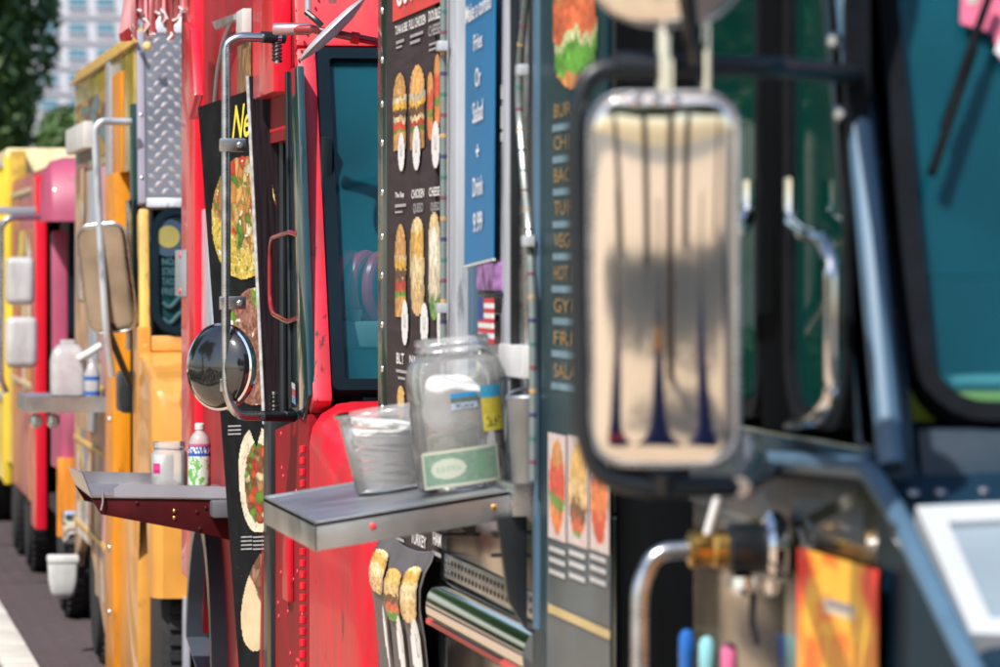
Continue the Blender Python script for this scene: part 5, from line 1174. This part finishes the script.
obj('lower_panel', prism([(XS, sy(107.4), .20), (XS, sy(107.4), 2.295), (XS, sy(75), 2.295), (XS, sy(75), .40)] + [(XS, sy(86) + .44 * math.cos(a), .45 + .5 * math.sin(a)) for a in np.linspace(0.2, math.pi - .2, 10)], (1, 0, 0), .04), mat('tan_panel', (.42, .27, .17), .6, var=.5, scale=6, spec=.2), tc_)
picture('poster', P_mosaic(9, MIXP, 60, 1), sheet_side(95, 107, 365, 600, XS - .004), 20, 80, tc_)
picture('poster', P_mosaic(19, [(.30, .17, .04), (.14, .05, .03), (.10, .04, .03), (.42, .26, .05), (.12, .20, .22), (.2, .07, .04)], 30, 1), sheet_side(76, 106, 98, 160, XS - .004), 30, 40, tc_)
obj('pale_strip', strip(XS - .010, 90, 97.5, 1.1, 2.29, .008), mat('blue_grey_strip', (.36, .40, .48), .4, var=.15), tc_)
obj('rose_strip', strip(XS - .008, 103, 107, .6, 2.29, .007), mat('rose_panel', (.55, .28, .30), .5, var=.3, scale=9), tc_)
obj('white_box', box((XS - .05, sy(76), zy(152, sy(84))), (XS - .002, sy(94), zy(126, sy(84))), .01), WHT, tc_)
obj('black_handle', box((XS - .05, sy(128), zy(412, sy(130))), (XS + .02, sy(133.5), zy(371, sy(130))), .02), BLK, tc_)
for zz_ in (.62, 1.02, 1.30): obj('trim_strip', strip(XS - .012, 76, 107, zz_, zz_ + .025, .008), YELL, tc_)
for k, (p0, p1, y0, y1) in enumerate(((77, 84, 168, 300), (98.5, 102.5, 165, 360), (77, 92, 430, 540))):
    picture('poster', P_mosaic(50 + k, [(.6, .55, .5), (.45, .2, .1), (.6, .4, .1), (.25, .1, .08), (.2, .25, .35), (.65, .5, .4)], 34, 1.5), sheet_side(p0, p1, y0, y1, XS - .005), 16, 50, tc_)
for k in range(7): obj('bolt', dome((XS - .032, sy(117), .4 + k * .27), .014, (-1, 0, 0)), STLD, tc_)
obj('door_rail', tube([side(129, 200, XS - .03), side(129, 350, XS - .03)], .012, 8), STL, tc_)
picture('poster', P_mosaic(61, [(.75, .25, .02), (.7, .5, .1), (.6, .1, .04), (.8, .6, .5)], 40, 1.5), sheet_side(121.6, 133, 415, 640, XS + .075), 14, 50, tc_)
# mirror of the yellow truck
Yk = YC + .05
kk = [front(131, 122, Yk + .03), front(101, 121, Yk), front(94.5, 129, Yk), front(98, 200, Yk), front(106, 330, Yk - .01), front(112, 376, Yk + .05)]
obj('mirror_arm', tube(fillet(kk, .05, 8), .0145, 12), WHT if False else ALU, tc_)
obj('arm_socket', tube([front(108, 330, Yk), front(130, 384, Yk + .1)], .014, 8), BLK, tc_)
ck = front(107, 278, Yk + .03); k5 = (Yk * math.cos(TH) + ck.x * math.sin(TH)) / FPX
mirror_shell(ck, 50 * k5, 110 * k5, 14 * k5, R(9), R(-14), tc_, .012, 'mirror', mat('tarnished_mirror_shell', (.42, .38, .33), .16, metal=1, var=.25, scale=9, rvar=.08), STL, roll=R(-6))
# shelf of the yellow truck with jug and spray bottle
Y3 = 21.6; X3o = front(28, 408, Y3).x; z3 = zy(398, Y3)
s3 = obj('serving_shelf', box((X3o, Y3, z3 - .008), (XS - .004, Y3 + .95, z3)), STLD, tc_)
obj('shelf_rim', box((X3o, Y3 - .006, z3 - .062), (XS - .012, Y3 - .001, z3 + .006)), STLD, s3); obj('shelf_rim', box((X3o - .006, Y3 - .006, z3 - .062), (X3o - .001, Y3 + .95, z3 + .006)), STLD, s3)
for px in (36, 53): obj('leg_knob', lathe([(.012, 0), (.028, .01), (.030, .04), (.015, .06)], front(px, 414, Y3 + .1), (0, 0, -1), 14), STL, s3)
cjg = front(68, 388, Y3 + .15); cjg.z = z3 + .001
jg = thing('plastic_jug', cjg, 'frosted square plastic jug on the shelf of the yellow truck', 'jug')
bm_ = B(); rr_ = []
for h, wv_ in ((0, .07), (.01, .078), (.16, .078), (.20, .07), (.225, .05), (.23, .035), (.25, .035)):
    rr_.append([bm_.verts.new(cjg + Vector((a, b, h))) for a, b in rrect(wv_ * 2, wv_ * 2, wv_ * .45, 4)])
for a, b in zip(rr_, rr_[1:]):
    for i in range(len(a)): bm_.faces.new((a[i], a[(i + 1) % len(a)], b[(i + 1) % len(a)], b[i]))
bm_.faces.new(rr_[0][::-1]); bm_.faces.new(rr_[-1])
obj('jug_body', bm_, clear_plastic('frosted_plastic', (.74, .74, .77), .70, .3), jg)
cs3 = front(92, 392, Y3 + .06); cs3.z = z3 + .001
sp3 = thing('spray_bottle', cs3, 'spray bottle with white trigger and blue collar label on the yellow truck shelf', 'bottle')
obj('bottle_body', lathe([(.03, 0), (.034, .005), (.034, .10), (.02, .14), (.013, .15), (.013, .17)], cs3, (0, 0, 1), 20), clear_plastic('frosted_plastic', (0, 0, 0), 0), sp3)
obj('label_band', lathe([(.0352, .01), (.0352, .028)], cs3, (0, 0, 1), 20, cap=False), mat('label_blue', (.03, .12, .45), .4), sp3); obj('label_band', lathe([(.0352, .075), (.0352, .092)], cs3, (0, 0, 1), 20, cap=False), MATS['label_blue'], sp3)
obj('trigger_head', tube([cs3 + Vector((-.06, 0, .165)), cs3 + Vector((0, 0, .20)), cs3 + Vector((.04, 0, .225))], .016, 10), WHT, sp3)

# ------------------------------------------------------------------ pink fronted truck
YD = sy(52); YDr = sy(12)
td = thing('food_truck', (XS + 1.05, (YD + YDr) / 2, 0), 'pink fronted food truck with domed brow, dark red side and white mirrors', 'food truck')
D = Van(td, XS, YD, YDr, 1.45, 2.05, 2.40, 0.06); D.shell(mat('crimson_paint', (.40, .012, .05), .35, coat=.3, var=.15)); CRIM = MATS['crimson_paint']
D.pillars(PINK, .085, 1.2, 2.045)
D.screen(XS + .09, XS + 1.03, 1.44, 2.06, glass_mat('pale_screen', (.5, .6, .65), (.22, .30, .34), .7), .10, .03, MATS['blue_black_gasket']); D.screen(XS + 1.07, XS + 1.98, 1.44, 2.06, GLASS, .10, .03)
bm_ = B(); rg = []
for s in np.linspace(0, 1, 12):
    a = s * math.pi / 2; rg.append((YD - .28 * math.cos(a), 2.09 + .34 * math.sin(a)))
ends = []
for x, f in ((XS - .06, .55), (XS - .045, .8), (XS - .01, .94), (XS + .06, 1.0), (XS + 2.04, 1.0), (XS + 2.11, .94), (XS + 2.15, .7)):
    ends.append([bm_.verts.new((x, YD + .06 + (y - YD - .06) * f, 2.09 + (z - 2.09) * f)) for y, z in rg] + [bm_.verts.new((x, YD + .10, 2.09))])
for a, b in zip(ends, ends[1:]):
    for i in range(len(a)): bm_.faces.new((a[i], a[(i + 1) % len(a)], b[(i + 1) % len(a)], b[i]))
bm_.faces.new(ends[0][::-1]); bm_.faces.new(ends[-1])
obj('domed_brow', bm_, PINK, td)
hood(td, XS - .004, D.W + .008, YD + .02, .55, 1.42, .25, PINK, r=.06, taper=.02, zlow=.80)
obj('bumper', box((XS + .02, YD - .72, .42), (XS + 2.05, YD - .58, .60), .03), CHR, td)
obj('flame_panel', box((XS + .0, YD - .55, .45), (XS + 2.08, YD - .50, .86), .01), mat('flame_print', (.75, .22, .02), .4, var=.6, scale=5, stretch=(3, 1, .6)), td)
obj('side_panel', strip(XS, 12, 36, .5, 2.38), CRIM, td); obj('red_post', strip(XS - .03, 36.3, 41, .4, 2.36, .06), mat('bright_red_post', (0, 0, 0)), td); obj('dark_doorway', strip(XS + .1, 41.2, 50, .5, 2.3, .02), DARK, td)
obj('door_header', strip(XS, 41.2, 52, 2.15, 2.38), CRIM, td)
picture('poster', P_mosaic(29, [(.7, .6, .1), (.75, .7, .6), (.5, .06, .05), (.6, .3, .05), (.3, .05, .06)], 40, 2), sheet_side(16, 34, 230, 390, XS - .005), 20, 60, td)
for zz_ in (1.15, 1.32, 2.28): obj('trim_strip', strip(XS - .014, 12.5, 36, zz_, zz_ + .03, .012), mat('cream_trim', (.6, .5, .3), .4), td)
obj('flame_strip', strip(XS - .006, 30, 35, .5, 1.2, .005), MATS['flame_print'], td)
wheel((XS + .16, YD - .1, .42), .40, td); wheel((XS + .16, sy(20), .42), .40, td); wheel((XS + D.W - .16, YD - .1, .42), .40, td); wheel((XS + D.W - .16, sy(20), .42), .40, td)
Yw = YD - .05
for y0, y1, x0, x1 in ((257, 305, 6, 35), (317, 368, 6, 38)):
    a_ = front(x0, y1, Yw); b_ = front(x1, y0, Yw); obj('mirror', box(a_, b_ + Vector((0, .10, 0)), .044, seg=6), mat('grey_white_shell', (.52, .53, .55), .4, var=.1, scale=9, dirt=.5), td)
obj('mirror_arm', tube(fillet([front(42, 217, Yw + .1), front(10, 217, Yw + .03), front(1, 226, Yw + .03), front(1, 380, Yw + .03), front(6, 392, Yw + .06)], .06), .016, 10), STL, td)
obj('mirror_bar', box(front(-30, 214, Yw + .2), front(36, 207, Yw + .25), .006), GREY, td)
bx = front(63, 598, 23.9)
wbx = thing('white_bin', Vector((bx.x, 23.9, bx.z)), 'white tapered plastic bin hung low beside the pink truck bumper', 'bin')
bm_ = B(); rr_ = []
for h, wx in ((0, .03), (.008, .045), (.03, .058), (.08, .068), (.165, .072)): rr_.append([bm_.verts.new(Vector((bx.x + a, 23.9 + b, bx.z + h))) for a, b in rrect(wx * 2, wx * 1.7, .02, 4)])
for a, b in zip(rr_, rr_[1:]):
    for i in range(len(a)): bm_.faces.new((a[i], a[(i + 1) % len(a)], b[(i + 1) % len(a)], b[i]))
bm_.faces.new(rr_[0][::-1]); bm_.faces.new(rr_[-1])
obj('bin_body', bm_, WHT, wbx); obj('bin_lid', box((bx.x - .075, 23.9 - .064, bx.z + .168), (bx.x + .075, 23.9 + .064, bx.z + .205), .012), WHT, wbx)
obj('hanger_strap', tube([(bx.x + .02, 23.9 + .065, bx.z + .10), (XS + .05, 23.9 + .075, bx.z + .12)], .012, 8), BLK, wbx)

# ------------------------------------------------------------------ cream and yellow truck, and the last yellow one
def far_van(YF, YR, roof, paint, paint2, label, post):
    t = thing('food_truck', (XS + 1.05, (YF + YR) / 2, 0), label, 'food truck')
    F = Van(t, XS, YF, YR, 1.45, 2.05, roof, .08); F.shell(paint); F.brow(paint, 2.06); F.pillars(paint2, .08, 1.2, 2.055)
    F.screen(XS + .09, XS + 2.0, 1.44, 2.05, GLASS, .1, .03); hood(t, XS, F.W, YF + .02, .7, 1.42, .2, paint2, r=.06, taper=.02, zlow=.6)
    YS = YR
    obj('side_panel', box((XS, YF + .1, 1.0), (XS + .04, YR, roof - .05)), paint, t); obj('lower_panel', box((XS, YF + .1, .45), (XS + .04, YR, .995)), paint2, t)
    for k in range(9): obj('side_slat', box((XS - .02, YF + .30 + k * .36, 1.02), (XS - .002, YF + .36 + k * .36, roof - .08), .004), paint2 if k % 2 else post, t)
    for zz_ in (1.0, 2.12, roof - .12): obj('trim_strip', box((XS - .028, YF + .1, zz_), (XS - .021, YR, zz_ + .035)), ALU, t)
    obj('side_window', box((XS - .012, YF + .5, 1.4), (XS - .001, YF + 1.6, 2.0), .006), GLSD, t)
    obj('corner_post', box((XS - .02, YF + .02, .45), (XS + .03, YF + .095, roof - .06), .01), post, t)
    wheel((XS + .16, YF - .1, .42), .40, t); wheel((XS + .16, YR - 1.0, .42), .40, t)
    a_ = Vector((XS - .28, YF - .05, 1.55)); obj('mirror', box(a_, a_ + Vector((.16, .07, .32)), .03), STL, t)
    obj('mirror_arm', tube(fillet([(XS + .02, YF + .1, 2.2), (XS - .2, YF + .02, 2.2), (XS - .2, YF + .02, 1.4), (XS + .02, YF + .1, 1.4)], .08), .014, 8), STL, t)
    return t, F
BYEL = mat('lemon_paint', (.80, .58, .04), .4, coat=.2, var=.1)
te, E = far_van(sy(7), sy(-22), 2.62, CRM, BYEL, 'cream roofed yellow food truck beyond the pink fronted truck', BYEL)
obj('roof_sign', box((XS + .02, sy(7) - .1, 2.28), (XS + .12, sy(7) + .3, 2.60), .02), mat('ochre_sign', (.6, .38, .06), .5, var=.5, scale=9), te)
tf, F_ = far_van(sy(-24), sy(-50), 2.70, BYEL, mat('pale_grey_paint', (.5, .52, .54), .4), 'plain lemon yellow food truck last in the row below the tall tree', CRM)
